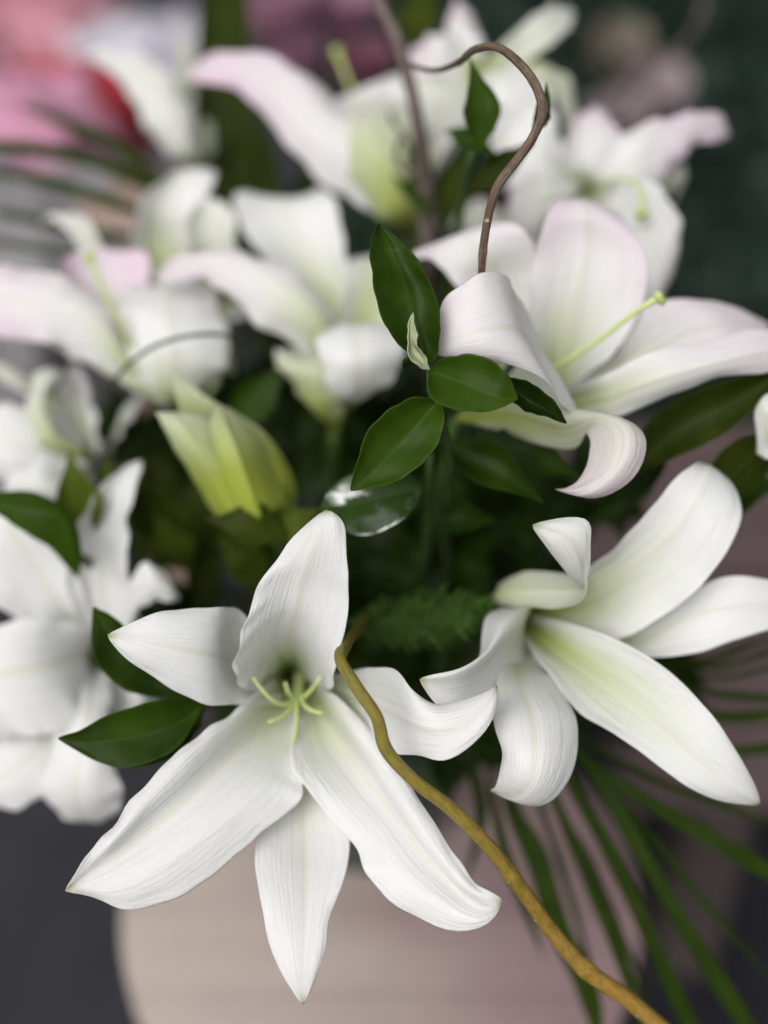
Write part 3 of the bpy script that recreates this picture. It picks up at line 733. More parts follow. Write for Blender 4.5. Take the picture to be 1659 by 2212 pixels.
F9 = lily('blurred pink lily at upper right with one petal pointing right against the hedge', (1265, 410, 20), [
    ([[(1275, 350, 18), (1300, 390, 17), (1310, 440, 18)], [(1350, 290, 17), (1370, 340, 16), (1385, 420, 17)],
      [(1430, 258, 17), (1440, 300, 16.4), (1455, 355, 17)], [(1505, 242, 17.6), (1512, 270, 17.4), (1512, 310, 17.6)],
      [(1555, 248, 18.2), (1560, 272, 18.2), (1556, 305, 18.2)], [(1578, 290, 19)]], {'pink': 1.1}),
    ([[(1225, 370, 19), (1265, 355, 19.5), (1300, 365, 19)], [(1225, 305, 19.4), (1280, 290, 20), (1345, 315, 19.4)],
      [(1240, 262, 20), (1285, 255, 20.2), (1330, 275, 20)], [(1290, 225, 22)]], {'pink': 1.2}),
    ([[(1240, 400, 19), (1220, 370, 19), (1225, 340, 19)], [(1170, 410, 18.5), (1155, 330, 18), (1195, 240, 18.5)],
      [(1085, 400, 19), (1100, 310, 18.6), (1150, 225, 19)], [(1065, 330, 20.5), (1070, 290, 20.5), (1095, 240, 20.5)], [(1050, 270, 22)]], {'pink': .25}),
    ([[(1250, 400, 18), (1230, 430, 17.4), (1250, 455, 18)], [(1160, 390, 17), (1155, 435, 16.2), (1190, 475, 17)],
      [(1105, 425, 17.5), (1110, 465, 17), (1135, 510, 17.5)], [(1105, 540, 19.5)]], {'pink': .6, 'yellow': .08}),
    ([[(1300, 390, 18), (1310, 430, 17), (1280, 460, 18)], [(1405, 390, 16), (1370, 460, 14.6), (1300, 490, 15.4)],
      [(1458, 450, 14.4), (1405, 530, 13), (1325, 560, 13.8)], [(1472, 530, 13.8), (1425, 600, 12.6), (1350, 640, 13.2)],
      [(1445, 610, 13.6), (1420, 660, 13), (1370, 690, 13.2)], [(1410, 730, 14)]], {'pink': .4}),
    ([[(1310, 400, 19), (1330, 400, 19.4), (1340, 380, 19)], [(1420, 370, 19), (1430, 390, 18.6), (1420, 420, 19)],
      [(1475, 350, 19.4), (1480, 380, 19.2), (1470, 410, 19.4)], [(1450, 440, 20.5)]], {'yellow': .25, 'pink': .2}),
    ], pistil=[(1300, 400, 17), (1345, 388, 15), (1376, 396, 13.8), (1388, 430, 13), (1386, 462, 12.6)], pink=.6, green=.08)

F14 = lily('blurred white lily half hidden behind the curly twig, between the two pink lilies', (1130, 480, 27), [
    ([[(1105, 440, 25.5), (1130, 440, 25), (1155, 445, 25.5)], [(1075, 370, 24.5), (1120, 365, 23.8), (1175, 380, 24.5)],
      [(1070, 310, 24.5), (1115, 300, 24.2), (1165, 310, 24.5)], [(1110, 250, 26)]], {'pink': .3}),
    ([[(1150, 440, 25.5), (1175, 430, 25), (1190, 445, 25.5)], [(1190, 370, 24.5), (1235, 365, 24), (1260, 400, 24.5)],
      [(1230, 310, 25), (1265, 320, 24.8), (1290, 350, 25)], [(1310, 300, 26.5)]], {'pink': .4}),
    ([[(1100, 470, 25.5), (1095, 490, 25), (1110, 510, 25.5)], [(1040, 430, 24.5), (1020, 470, 24), (1050, 515, 24.5)],
      [(985, 440, 25), (975, 470, 24.8), (990, 500, 25)], [(940, 480, 26.5)]], {'yellow': .12}),
    ([[(1120, 500, 25), (1140, 515, 24.5), (1165, 505, 25)], [(1085, 560, 23.5), (1130, 575, 23), (1180, 560, 23.5)], [(1130, 650, 25)]], {}),
    ([[(1160, 480, 25), (1180, 490, 24.5), (1175, 510, 25)], [(1230, 480, 24), (1245, 510, 23.6), (1225, 540, 24)], [(1300, 540, 25)]], {}),
    ([[(1130, 440, 27), (1150, 430, 27), (1165, 440, 27)], [(1120, 340, 28), (1150, 330, 28), (1180, 345, 28)], [(1160, 240, 30)]], {'pink': .5}),
    ], green=.1)

F13 = lily('white lily cut by the right frame edge, only a yellow-rimmed petal tip showing', (1790, 960, 9), [
    ([[(1760, 920, 6), (1765, 950, 5.6), (1760, 980, 6)],
      [(1690, 860, 4.6), (1690, 920, 4), (1690, 990, 4.6)],
      [(1650, 850, 4.6), (1655, 900, 4.2), (1668, 980, 4.6)],
      [(1640, 930, 4.9), (1648, 955, 4.7), (1668, 990, 4.9)],
      [(1632, 980, 5.3)]], {'yellow': .3}),
    ([[(1790, 900, 7), (1810, 900, 7), (1830, 900, 7)],
      [(1760, 800, 6), (1810, 800, 6), (1850, 800, 6)],
      [(1800, 680, 8)]], {}),
    ([[(1780, 990, 7), (1800, 1000, 7), (1820, 990, 7)],
      [(1760, 1080, 6), (1800, 1090, 5.6), (1840, 1080, 6)],
      [(1800, 1180, 7)]], {}),
    ([[(1810, 920, 7), (1820, 950, 7), (1820, 980, 7)],
      [(1900, 900, 6), (1910, 950, 5.6), (1900, 1000, 6)],
      [(2000, 950, 7)]], {}),
    ])

# --- opening bud
bud = empty('lily_bud', P(600, 1165, 13), 'plump yellow-green lily bud just opening, left of centre', 'flower bud')
for i, rows in enumerate([
    [[(570, 1165, 12.5), (585, 1170, 12), (600, 1165, 12)], [(470, 1115, 10.4), (520, 1130, 8.6), (590, 1130, 9)], [(418, 1035, 9.3), (462, 1040, 7.9), (530, 1050, 8.5)], [(378, 965, 8.8), (425, 965, 7.4), (485, 975, 8.4)], [(352, 917, 8.6), (386, 912, 7.8), (450, 905, 8.8)], [(336, 890, 8.7)]],
    [[(580, 1165, 12.5), (590, 1168, 13), (600, 1160, 12.5)], [(470, 1060, 11.8), (540, 1050, 12.4), (605, 1050, 11.6)], [(398, 910, 10.6), (455, 915, 11.2), (522, 915, 10.6)], [(380, 855, 10.4), (412, 855, 10.5), (462, 868, 10.4)], [(371, 802, 10.6)]],
    [[(585, 1168, 12), (600, 1168, 12), (615, 1160, 12)], [(500, 1115, 8.9), (560, 1120, 8.0), (628, 1095, 9.8)], [(470, 1035, 8.4), (530, 1035, 7.4), (600, 1030, 9.5)], [(455, 960, 8.3), (505, 960, 7.3), (562, 955, 9.3)], [(456, 905, 8.6), (480, 905, 8.2), (520, 908, 9.3)], [(474, 872, 9.2)]],
    [[(590, 1165, 13), (600, 1162, 13), (610, 1158, 13)], [(612, 1085, 9.9), (632, 1070, 10.8), (615, 1060, 11.8)], [(560, 960, 9.4), (580, 955, 10.2), (555, 935, 11)], [(490, 880, 9.8)]],
    ]):
    sheet_obj('petal', rows, PETAL, bud, seed=300+i, ruffle=.0002, groove=.0016, wob=.0003, thick=.0009, props={'pink': 0, 'green': .3, 'yellow': (1.1, 1.2, 1.8, 2.0)[i]})
tube_obj('stem', [Vector(P(600, 1165, 13)), Vector(P(640, 1230, 16)), Vector(P(700, 1330, 24)), MOUTH], [.003, .003, .003, .003], STEM, bud, world=True)

# ------------------------------------------------------------------ leaves
lc = [500]
def leaf(parent, rows, mat=RUSCUS, tone=0., **kw):
    lc[0] += 1
    return sheet_obj('leaf', rows, mat, parent, thick=.0005, seed=lc[0], props={'tone': tone}, **{**dict(ruffle=.0003, groove=.0006, wob=.0004, nt=22, ns=11), **kw})
def lens_rows(b, t, wl, wr, bend=0, arch=0, cup=.6, prof=(.35, .8, 1, .85, .5, .2)):
    """Leaf from base b to tip t (x,y,d): half widths in px, sideways bend in px, arch and cup in cm."""
    b = np.array(b, float); t = np.array(t, float)
    d = t[:2]-b[:2]; L = np.linalg.norm(d); d = d/L; nrm = np.array((d[1], -d[0]))
    rows = [[tuple(b)]]
    for i, p_ in enumerate(prof):
        u = (i+1)/(len(prof)+1)
        c = b+(t-b)*u; c[:2] += nrm*bend*math.sin(math.pi*u); c[2] -= arch*math.sin(math.pi*u)
        l = c[:2]+nrm*wl*p_; r = c[:2]-nrm*wr*p_
        rows.append([(l[0], l[1], c[2]-cup*p_), tuple(c), (r[0], r[1], c[2]-cup*p_)])
    rows.append([tuple(t)])
    return rows
def stalk(parent, pts, r, name='stem', mat=STEM):
    return tube_obj(name, [P(*p) for p in pts]+[MOUTH], list(np.linspace(r, r*1.4, len(pts)+1)), mat, parent, world=True, n=8)

RUS = 'ruscus sprigs among the lilies'
s1 = empty('ruscus_sprig', P(935, 870, .6), 'sharp glossy dark green ruscus sprig in the middle, its top leaf upright', 'leaf sprig', RUS)
leaf(s1, [[(922, 798, .2)], [(868, 752, 0), (912, 748, .6), (944, 762, .2)], [(836, 705, -.2), (895, 690, .6), (952, 715, 0)],
          [(810, 640, -.2), (880, 635, .6), (948, 668, 0)], [(801, 580, 0), (862, 580, .7), (930, 608, .2)], [(799, 525, .3), (840, 530, .8), (893, 545, .5)],
          [(806, 497, .6), (826, 502, .9), (852, 508, .8)], [(818, 479, 1)]], nt=30, tone=.02)
leaf(s1, [[(928, 800, .2)], [(922, 826, -.5), (945, 806, -.1), (950, 778, -.5)], [(928, 852, -.9), (985, 822, -.4), (990, 766, -.9)],
          [(962, 880, -1.1), (1030, 842, -.7), (1045, 770, -1.1)], [(1020, 890, -1), (1068, 855, -.8), (1085, 795, -1)], [(1075, 885, -.8), (1096, 862, -.7), (1106, 825, -.8)], [(1120, 862, -.6)]], nt=30, tone=.22)
leaf(s1, [[(948, 862, .4)], [(905, 856, .1), (930, 885, .5), (962, 892, .1)], [(855, 872, -.1), (895, 925, .4), (955, 935, 0)],
          [(805, 915, -.2), (855, 970, .4), (925, 990, -.1)], [(776, 980, -.2), (812, 1012, .3), (860, 1035, -.1)], [(762, 1030, 0), (780, 1042, .2), (805, 1052, 0)], [(756, 1062, .2)]], nt=30, tone=.22)
leaf(s1, [[(1060, 790, 1.4)], [(1085, 850, 1.6), (1095, 830, 1.8), (1110, 815, 1.6)], [(1120, 882, 1.4), (1140, 862, 1.9), (1155, 828, 1.4)], [(1165, 897, 1.2), (1182, 885, 1.6), (1195, 865, 1.2)], [(1226, 916, 1)]], tone=-.3)
leaf(s1, [[(930, 800, 0)], [(905, 795, -.3), (912, 780, -.1), (922, 775, -.3)], [(885, 775, -.5), (893, 750, -.2), (903, 745, -.6)], [(880, 725, -.5), (889, 720, -.3), (899, 722, -.6)], [(885, 693, -.4), (890, 693, -.3), (894, 695, -.4)], [(893, 673, -.3)]], mat=YOUNGLEAF)
leaf(s1, [[(928, 800, .3)], [(895, 785, .3), (900, 775, .1), (905, 765, .3)], [(878, 792, .3), (880, 775, 0), (890, 765, .3)], [(872, 796, .4)]], tone=-.1)
tube_obj('stem', [P(928, 797, .2), P(926, 830, .5), P(940, 868, .6), P(965, 960, 3), P(960, 1120, 10), P(930, 1300, 22), MOUTH], [.0013, .0014, .0016, .002, .0022, .0024, .0026], STEM, s1, world=True, n=8)

s2 = empty('ruscus_sprig', P(905, 1100, 7), 'dark ruscus sprig below the sharp leaves, one leaf shining white', 'leaf sprig', RUS)
leaf(s2, [[(915, 1050, 4.2)], [(880, 1020, 4.7), (885, 1060, 4.25), (890, 1105, 4.0)], [(830, 1012, 4.95), (835, 1072, 4.45), (835, 1145, 3.95)],
          [(770, 1020, 5.15), (775, 1085, 4.7), (775, 1160, 4.2)], [(720, 1048, 5.2), (722, 1095, 4.95), (730, 1140, 4.6)], [(688, 1100, 5.1)]], mat=WETLEAF)
leaf(s2, lens_rows((945, 950, 5), (1180, 1092, 4.6), 52, 50, 12, .5, .5), tone=-.1)
leaf(s2, lens_rows((1020, 935, 7), (1270, 1040, 7), 45, 50, 10, .5, .3), tone=-.2)
leaf(s2, lens_rows((930, 1120, 8), (1080, 1130, 9), 36, 36, 8, .5, .3), tone=-.2)
stalk(s2, [(930, 980, 6), (925, 1100, 8), (900, 1250, 18)], .0018)

s3 = empty('ruscus_sprig', P(430, 1515, 6), 'dark green leaves between the nearest lily and the lower left lily', 'leaf sprig', RUS)
leaf(s3, [[(440, 1520, 4)], [(385, 1503, 3.2), (390, 1560, 3.6), (400, 1600, 3.2)], [(310, 1517, 2.8), (320, 1585, 3.2), (340, 1640, 2.8)],
          [(230, 1547, 2.6), (245, 1600, 2.9), (265, 1660, 2.6)], [(165, 1580, 2.6), (180, 1602, 2.8), (195, 1638, 2.6)], [(121, 1595, 2.8)]])
leaf(s3, [[(420, 1490, 5.5)], [(380, 1440, 5), (340, 1465, 5.4), (310, 1505, 5)], [(310, 1385, 4.6), (275, 1420, 5), (240, 1470, 4.6)],
          [(250, 1335, 4.5), (230, 1365, 4.8), (198, 1410, 4.5)], [(200, 1308, 4.8)]], tone=-.1)
leaf(s3, lens_rows((440, 1560, 5), (268, 1665, 4), 30, 40, 5, .4, .4), tone=.1)
leaf(s3, lens_rows((450, 1500, 6), (340, 1650, 5.5), 34, 30, -6, .4, .4), tone=.25)
stalk(s3, [(440, 1510, 5), (560, 1500, 12), (700, 1420, 22)], .0018)

s4 = empty('ruscus_sprig', P(60, 1150, 11), 'bright and dark green leaves at the left edge above the lower left lily', 'leaf sprig', RUS)
leaf(s4, [[(168, 1250, 9.6)], [(118, 1195, 8.6), (150, 1165, 8.4), (176, 1180, 8.8)], [(95, 1175, 8.2), (126, 1115, 8.0), (154, 1105, 8.4)], [(50, 1150, 8), (70, 1105, 7.8), (85, 1064, 8.2)], [(0, 1115, 8), (5, 1090, 7.9), (10, 1062, 8.2)], [(-60, 1070, 8.8)]], tone=.25)
leaf(s4, lens_rows((200, 1180, 12), (150, 970, 11), 48, 60, 14, .4, .4), mat=LILYLEAF, tone=.6)
leaf(s4, lens_rows((270, 1130, 13), (230, 980, 12), 40, 40, 14, .4, .4), mat=LILYLEAF, tone=.1)
stalk(s4, [(170, 1200, 11), (300, 1300, 16), (600, 1350, 24)], .0018)

big = empty('lily_leaf_stem', P(1380, 1020, 11), 'broad long leaf slanting under the pink-flushed lily at the right edge', 'leaf sprig')
leaf(big, [[(1330, 1050, 9)], [(1385, 930, 6.5), (1400, 985, 7), (1410, 1010, 6.6)], [(1450, 870, 5.6), (1475, 925, 6.2), (1500, 975, 5.6)], [(1560, 822, 5.2), (1575, 875, 5.7), (1590, 920, 5.2)], [(1650, 800, 5.4), (1655, 830, 5.7), (1660, 850, 5.4)], [(1730, 775, 6)]], mat=LILYLEAF, tone=-.35, nt=26)
leaf(big, lens_rows((1500, 1100, 9), (1720, 900, 6), 55, 60, 0, .5, .5), mat=LILYLEAF, tone=-.3)
leaf(big, lens_rows((1480, 1080, 11), (1700, 1040, 8), 45, 55, 0, .5, .5), mat=RUSCUS, tone=-.1)
leaf(big, lens_rows((1300, 1100, 11), (1480, 930, 9), 40, 40, 0, .5, .5), mat=RUSCUS, tone=-.4)
stalk(big, [(1400, 1060, 10), (1250, 1150, 18), (1000, 1300, 26)], .0024)

tall = empty('strap_leaf', P(500, 480, 34), 'tall dark grey-green strap leaf rising to the top edge behind the lilies', 'leaf')
leaf(tall, [[(510, 560, 30)], [(430, 440, 31), (480, 440, 31.6), (545, 440, 31)], [(420, 300, 32), (475, 300, 32.8), (550, 300, 32)], [(425, 120, 33), (480, 120, 33.8), (540, 120, 33)], [(435, -20, 34), (485, -20, 34.6), (535, -20, 34)], [(490, -180, 36)]], mat=LILYLEAF, tone=-.3)
leaf(tall, lens_rows((600, 520, 30), (560, 200, 32), 32, 32, 8, .5, .4), mat=LILYLEAF, tone=-.3)
stalk(tall, [(510, 560, 30), (600, 800, 30)], .003)

s5 = empty('ruscus_sprig', P(1000, 420, 12), 'dark green leaves inside the loop of the curly brown twig', 'leaf sprig', RUS)
leaf(s5, lens_rows((1035, 335, 8), (1012, 120, 7), 36, 44, -14, .3, .4), tone=.3)
leaf(s5, lens_rows((960, 280, 12), (1080, 340, 11), 26, 26, 6, .3, .4), tone=.2)
leaf(s5, lens_rows((1010, 420, 13), (1160, 300, 12), 30, 36, 4, .3, .4), mat=LILYLEAF, tone=-.1)
leaf(s5, lens_rows((1150, 300, 5), (1180, 175, 4), 18, 14, -10, .3, .4), tone=.3)
leaf(s5, lens_rows((960, 500, 16), (1000, 300, 15), 32, 32, 8, .3, .4), mat=LILYLEAF, tone=-.2)
leaf(s5, lens_rows((930, 480, 18), (840, 230, 19), 36, 36, 8, .3, .4), tone=.1)
leaf(s5, lens_rows((890, 120, 24), (930, -60, 26), 45, 45, 8, .3, .4), mat=LILYLEAF, tone=-.1)
stalk(s5, [(1020, 330, 9), (990, 480, 14), (960, 700, 20), (930, 1000, 26)], .002)

s6 = empty('ruscus_sprig', P(560, 1200, 14), 'olive green leaves just under the opening bud, above the nearest lily', 'leaf sprig', RUS)
leaf(s6, lens_rows((555, 1170, 9.5), (695, 1100, 8.5), 38, 40, 8, .4, .3), mat=LILYLEAF, tone=.25)
leaf(s6, lens_rows((630, 1165, 8.6), (440, 1120, 8), 34, 62, 0, .4, .3), mat=LILYLEAF, tone=-.15)
leaf(s6, lens_rows((590, 1250, 14), (470, 1160, 12.5), 48, 48, 6, .4, .3), mat=LILYLEAF, tone=-.1)
leaf(s6, lens_rows((390, 1180, 15), (270, 1010, 13), 55, 50, 6, .4, .3), mat=LILYLEAF, tone=-.1)
leaf(s6, lens_rows((420, 1240, 15), (330, 1100, 13), 45, 45, 6, .4, .3), mat=LILYLEAF, tone=-.15)
leaf(s6, lens_rows((480, 930, 17), (620, 780, 16), 45, 45, -8, .4, .3), tone=.15)
stalk(s6, [(560, 1180, 14), (640, 1300, 20)], .002)

# filler leaves in the bouquet's heart; low tone paints its shade into the colour
HEART = 'shaded ruscus sprigs in the heart of the bouquet'
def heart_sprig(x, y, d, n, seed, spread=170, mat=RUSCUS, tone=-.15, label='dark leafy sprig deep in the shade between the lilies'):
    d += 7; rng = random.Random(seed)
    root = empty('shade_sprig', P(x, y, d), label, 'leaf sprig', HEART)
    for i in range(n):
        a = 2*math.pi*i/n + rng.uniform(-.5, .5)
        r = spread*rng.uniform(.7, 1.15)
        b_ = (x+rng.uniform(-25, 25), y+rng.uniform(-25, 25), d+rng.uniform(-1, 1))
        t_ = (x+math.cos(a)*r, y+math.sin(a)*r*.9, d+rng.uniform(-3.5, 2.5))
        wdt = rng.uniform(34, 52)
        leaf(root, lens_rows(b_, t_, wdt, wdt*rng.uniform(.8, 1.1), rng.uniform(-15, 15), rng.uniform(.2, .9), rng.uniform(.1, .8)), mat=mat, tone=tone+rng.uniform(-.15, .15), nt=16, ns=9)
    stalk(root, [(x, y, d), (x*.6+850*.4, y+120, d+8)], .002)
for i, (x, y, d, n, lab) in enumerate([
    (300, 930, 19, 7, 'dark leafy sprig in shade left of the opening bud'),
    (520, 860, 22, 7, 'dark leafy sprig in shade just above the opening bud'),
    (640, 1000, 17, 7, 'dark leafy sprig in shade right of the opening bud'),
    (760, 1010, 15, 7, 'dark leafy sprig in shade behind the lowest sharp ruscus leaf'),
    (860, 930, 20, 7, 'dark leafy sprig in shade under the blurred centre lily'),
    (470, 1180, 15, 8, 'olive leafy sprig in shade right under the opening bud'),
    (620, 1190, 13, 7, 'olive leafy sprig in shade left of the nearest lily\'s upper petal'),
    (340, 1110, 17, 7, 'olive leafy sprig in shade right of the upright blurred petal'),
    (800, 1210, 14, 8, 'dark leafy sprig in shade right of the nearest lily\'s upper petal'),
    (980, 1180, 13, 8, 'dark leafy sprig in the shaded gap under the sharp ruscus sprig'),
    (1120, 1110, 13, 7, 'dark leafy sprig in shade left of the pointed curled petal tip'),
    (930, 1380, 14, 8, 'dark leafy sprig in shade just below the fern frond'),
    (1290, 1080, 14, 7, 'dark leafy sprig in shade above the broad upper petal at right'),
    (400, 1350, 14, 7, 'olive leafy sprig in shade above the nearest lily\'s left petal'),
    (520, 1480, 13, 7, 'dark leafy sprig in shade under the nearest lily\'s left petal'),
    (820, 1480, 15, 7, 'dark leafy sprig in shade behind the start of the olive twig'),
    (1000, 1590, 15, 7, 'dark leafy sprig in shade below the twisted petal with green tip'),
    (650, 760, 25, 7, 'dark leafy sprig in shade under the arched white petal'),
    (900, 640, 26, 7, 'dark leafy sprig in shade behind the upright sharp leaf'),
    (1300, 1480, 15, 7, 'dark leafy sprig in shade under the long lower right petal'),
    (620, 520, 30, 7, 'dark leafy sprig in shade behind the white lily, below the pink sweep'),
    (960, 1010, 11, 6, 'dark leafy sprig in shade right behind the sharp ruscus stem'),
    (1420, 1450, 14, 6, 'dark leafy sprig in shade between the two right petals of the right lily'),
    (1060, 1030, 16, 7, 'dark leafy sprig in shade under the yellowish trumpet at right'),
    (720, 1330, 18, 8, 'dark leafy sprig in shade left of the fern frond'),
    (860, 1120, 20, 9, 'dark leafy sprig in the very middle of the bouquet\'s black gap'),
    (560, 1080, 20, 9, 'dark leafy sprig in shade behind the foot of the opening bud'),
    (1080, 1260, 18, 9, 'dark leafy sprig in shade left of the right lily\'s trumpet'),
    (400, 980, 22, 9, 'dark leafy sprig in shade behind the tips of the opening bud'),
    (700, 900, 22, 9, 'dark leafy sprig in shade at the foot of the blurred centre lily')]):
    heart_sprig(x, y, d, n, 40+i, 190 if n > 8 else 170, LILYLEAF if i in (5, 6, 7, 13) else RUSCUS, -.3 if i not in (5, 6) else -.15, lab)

# ------------------------------------------------------------------ fern
fern = empty('fern_frond', P(760, 1345, 11), 'small bright green fern frond lying in the dark gap between the two front lilies', 'fern')
FERN = leaf_material('fern_leaf', (.020, .050, .003), (.060, .130, .008), .5, .2, 0)
def fern_axis(u): return np.array((755+u*320, 1345-u*42+10*math.sin(u*3), 9.5-u*2.2))
tube_obj('stem', [P(*fern_axis(u)) for u in np.linspace(0, 1, 7)], list(np.linspace(.0013, .0005, 7)), STEM, fern, world=True, n=6)
for i in range(26):
    u = .04+.94*(i//2)/13; c = fern_axis(u); sgn = -1 if i % 2 else 1
    L = (120*math.sin(math.pi*min(1, .25+u*.7)))*(1-.3*u)*random.uniform(.85, 1.15)
    t_ = c+np.array((L*.70, sgn*L*.66, random.uniform(-1.2, .4)))
    fr = lens_rows(c, t_, 13, 13, sgn*4, .1, .1, prof=(.8, 1, .7, 1, .6, .8, .4, .5, .2))
    o = leaf(fern, fr, mat=FERN, tone=-.3, nt=26, ns=5, ruffle=.0009, freq=8); o.name = 'pinna'

# ------------------------------------------------------------------ palm fronds
def palm(label, root_p, blades, w_scale=1):
    root = empty('palm_frond', P(*root_p), label, 'palm leaf', 'palm fronds of the bouquet')
    for pts, wd in blades:
        rows = [[root_p]]
        n = len(pts)
        for i, q in enumerate(pts):
            prev = root_p if i == 0 else pts[i-1]; nxt = pts[min(i+1, n-1)]
            d = np.array(nxt[:2])-np.array(prev[:2]); d = d/np.linalg.norm(d); nr = np.array((d[1], -d[0]))
            if i == n-1: rows.append([q]); break
            ww = wd*(.75 if i == 0 else 1)
            rows.append([(q[0]+nr[0]*ww, q[1]+nr[1]*ww, q[2]-.15), q, (q[0]-nr[0]*ww, q[1]-nr[1]*ww, q[2]-.15)])
        o = leaf(root, rows, mat=PALM, tone=.1, nt=26, ns=7, groove=.0008); o.name = 'blade'
    stalk(root, [root_p], .0025)
    return root
palm('palm frond with narrow green blades fanning to the bottom right corner', (1120, 1500, 17), [
    ([(1104, 1743, 15), (1155, 1837, 14.5), (1207, 2007, 14.5), (1265, 2124, 15), (1310, 2330, 16)], 25),
    ([(1202, 1738, 14), (1254, 1856, 13.5), (1315, 2007, 13.5), (1367, 2148, 14), (1420, 2330, 15)], 12),
    ([(1240, 1700, 13), (1325, 1856, 12.5), (1395, 2007, 12.5), (1490, 2212, 13), (1560, 2380, 14)], 17),
    ([(1282, 1668, 12.5), (1372, 1818, 12), (1466, 1983, 12), (1612, 2212, 12.5), (1700, 2350, 13)], 18),
    ([(1315, 1677, 12), (1442, 1757, 11.5), (1550, 1818, 11.5), (1680, 1895, 12), (1850, 2010, 13)], 17),
    ([(1060, 1660, 16), (1080, 1800, 16), (1130, 1950, 16.5), (1180, 2080, 17)], 10),
    ([(1020, 1600, 16), (1040, 1750, 17), (1000, 1930, 18)], 14),
    ([(1160, 1720, 15), (1215, 1880, 15), (1262, 2040, 15.5), (1300, 2230, 16)], 7),
    ([(1300, 1690, 13), (1400, 1800, 13), (1530, 1960, 13), (1690, 2140, 14)], 8),
    ([(1330, 1640, 13), (1450, 1700, 13), (1580, 1745, 13), (1720, 1800, 14)], 9),
    ([(1180, 1700, 15), (1280, 1870, 15), (1345, 2030, 15), (1440, 2250, 16)], 6),
    ])
palm('palm frond with nearly level green blades behind the lily at the right edge', (1180, 1440, 19), [
    ([(1400, 1470, 14), (1540, 1498, 13), (1670, 1508, 13), (1850, 1530, 14)], 9),
    ([(1400, 1510, 14), (1560, 1550, 13), (1680, 1540, 13), (1850, 1520, 14)], 13),
    ([(1420, 1570, 14), (1600, 1625, 13.5), (1680, 1612, 13), (1850, 1600, 14)], 12),
    ([(1400, 1430, 15), (1560, 1440, 14), (1660, 1410, 14), (1800, 1370, 15)], 7),
    ([(1400, 1440, 15), (1580, 1465, 14), (1670, 1440, 14), (1800, 1410, 15)], 6),
    ([(1400, 1440, 15), (1540, 1425, 14), (1620, 1395, 14), (1760, 1340, 15)], 6),
    ])
palm('palm frond with blurred blades pointing left, below the pink wrapped flowers', (480, 520, 30), [
    ([(340, 410, 27), (190, 345, 26.5), (60, 318, 26.5), (-120, 310, 27)], 15),
    ([(350, 390, 29), (260, 320, 30), (150, 265, 31), (20, 220, 32)], 14),
    ([(310, 462, 26.5), (190, 418, 26), (80, 388, 26), (-60, 365, 27)], 13),
    ([(300, 510, 27), (180, 500, 27), (60, 470, 27), (-80, 450, 28)], 9),
    ([(300, 560, 27), (150, 548, 26), (20, 528, 26), (-100, 505, 27)], 8),
    ])

# ------------------------------------------------------------------ twigs
def twig(label, pts, rad, mat, cat='twig', **kw):
    o = tube_obj('willow_twig', pts, rad, mat, None, **{**dict(n=16, steps=14, bump=.018), **kw})
    return tag(o, label, cat, 'willow twigs of the bouquet')
twig('thick olive-orange willow twig running from the centre to the bottom right corner',
     [(800, 1330, 11), (772, 1362, 6), (748, 1395, 1.6), (738, 1432, -.2), (775, 1492, -.6), (814, 1550, -.7), (831, 1612, -.6), (890, 1682, -.4), (972, 1745, 0), (1050, 1822, .6), (1120, 1912, 1.4), (1200, 2022, 2.4), (1275, 2102, 2.9), (1355, 2158, 3.3), (1450, 2240, 3.8), (1600, 2380, 5)],
     [.0020, .0021, .0021, .0022, .0024, .0023, .0025, .0024, .0026, .0027, .0029, .0031, .0034, .0034, .0036, .0036], GREENBARK, knots=(.115, .285, .60, .745), seed=3)
twig('curly brown willow twig looping above the centre and ending behind a curled petal',
     [(884, 140, 10), (940, 152, 7), (990, 135, 4.5), (1030, 106, 2.5), (1072, 102, 1.4), (1122, 137, .6), (1160, 190, .1), (1172, 235, 0), (1153, 292, 0), (1110, 355, 0), (1075, 402, 0), (1058, 452, .3), (1046, 522, .8), (1040, 592, 1.6), (1050, 680, 5), (1060, 800, 12)],
     [.0010, .0011, .0013, .0015, .0016, .0017, .0018, .0018, .0017, .0017, .0017, .0016, .0015, .0014, .0016, .002], BROWNBARK, knots=(.2, .43, .62, .72), seed=4, n=16, bump=.07)
twig('blurred grey-brown willow stem standing upright at the top, left of the curly twig',
     [(800, -60, 15), (822, 10, 15), (860, 90, 15), (885, 180, 15.5), (905, 280, 16), (918, 400, 18), (925, 520, 20), (925, 700, 26), (920, 1000, 32)],
     [.0028, .0029, .0031, .0033, .0036, .0042, .0048, .005, .005], GREYBARK, seed=5)
twig('small hooked grey twig against the side-on lily trumpet', [(910, 370, 15.8), (880, 372, 15.6), (858, 350, 15.6), (858, 315, 15.6), (880, 285, 15.8)], [.0014, .0013, .0012, .0012, .0010], GREYBARK, seed=6)
twig('thin dark grass-like twig arching across the blurred left lily', [(235, 840, 13), (275, 790, 11.8), (330, 750, 11), (400, 727, 10.8), (470, 722, 11), (530, 745, 13), (590, 830, 20)], [.0009]*7, plain('dark_twig', (.02, .03, .015), (.05, .06, .03)), seed=7, bump=0)
twig('thin brown twig arching at the top right corner before the hedge', [(1530, -60, 45), (1515, 30, 45), (1480, 90, 44), (1425, 130, 44), (1370, 190, 46), (1330, 260, 50), (1300, 420, 55)], [.0018]*7, GREYBARK, seed=8)

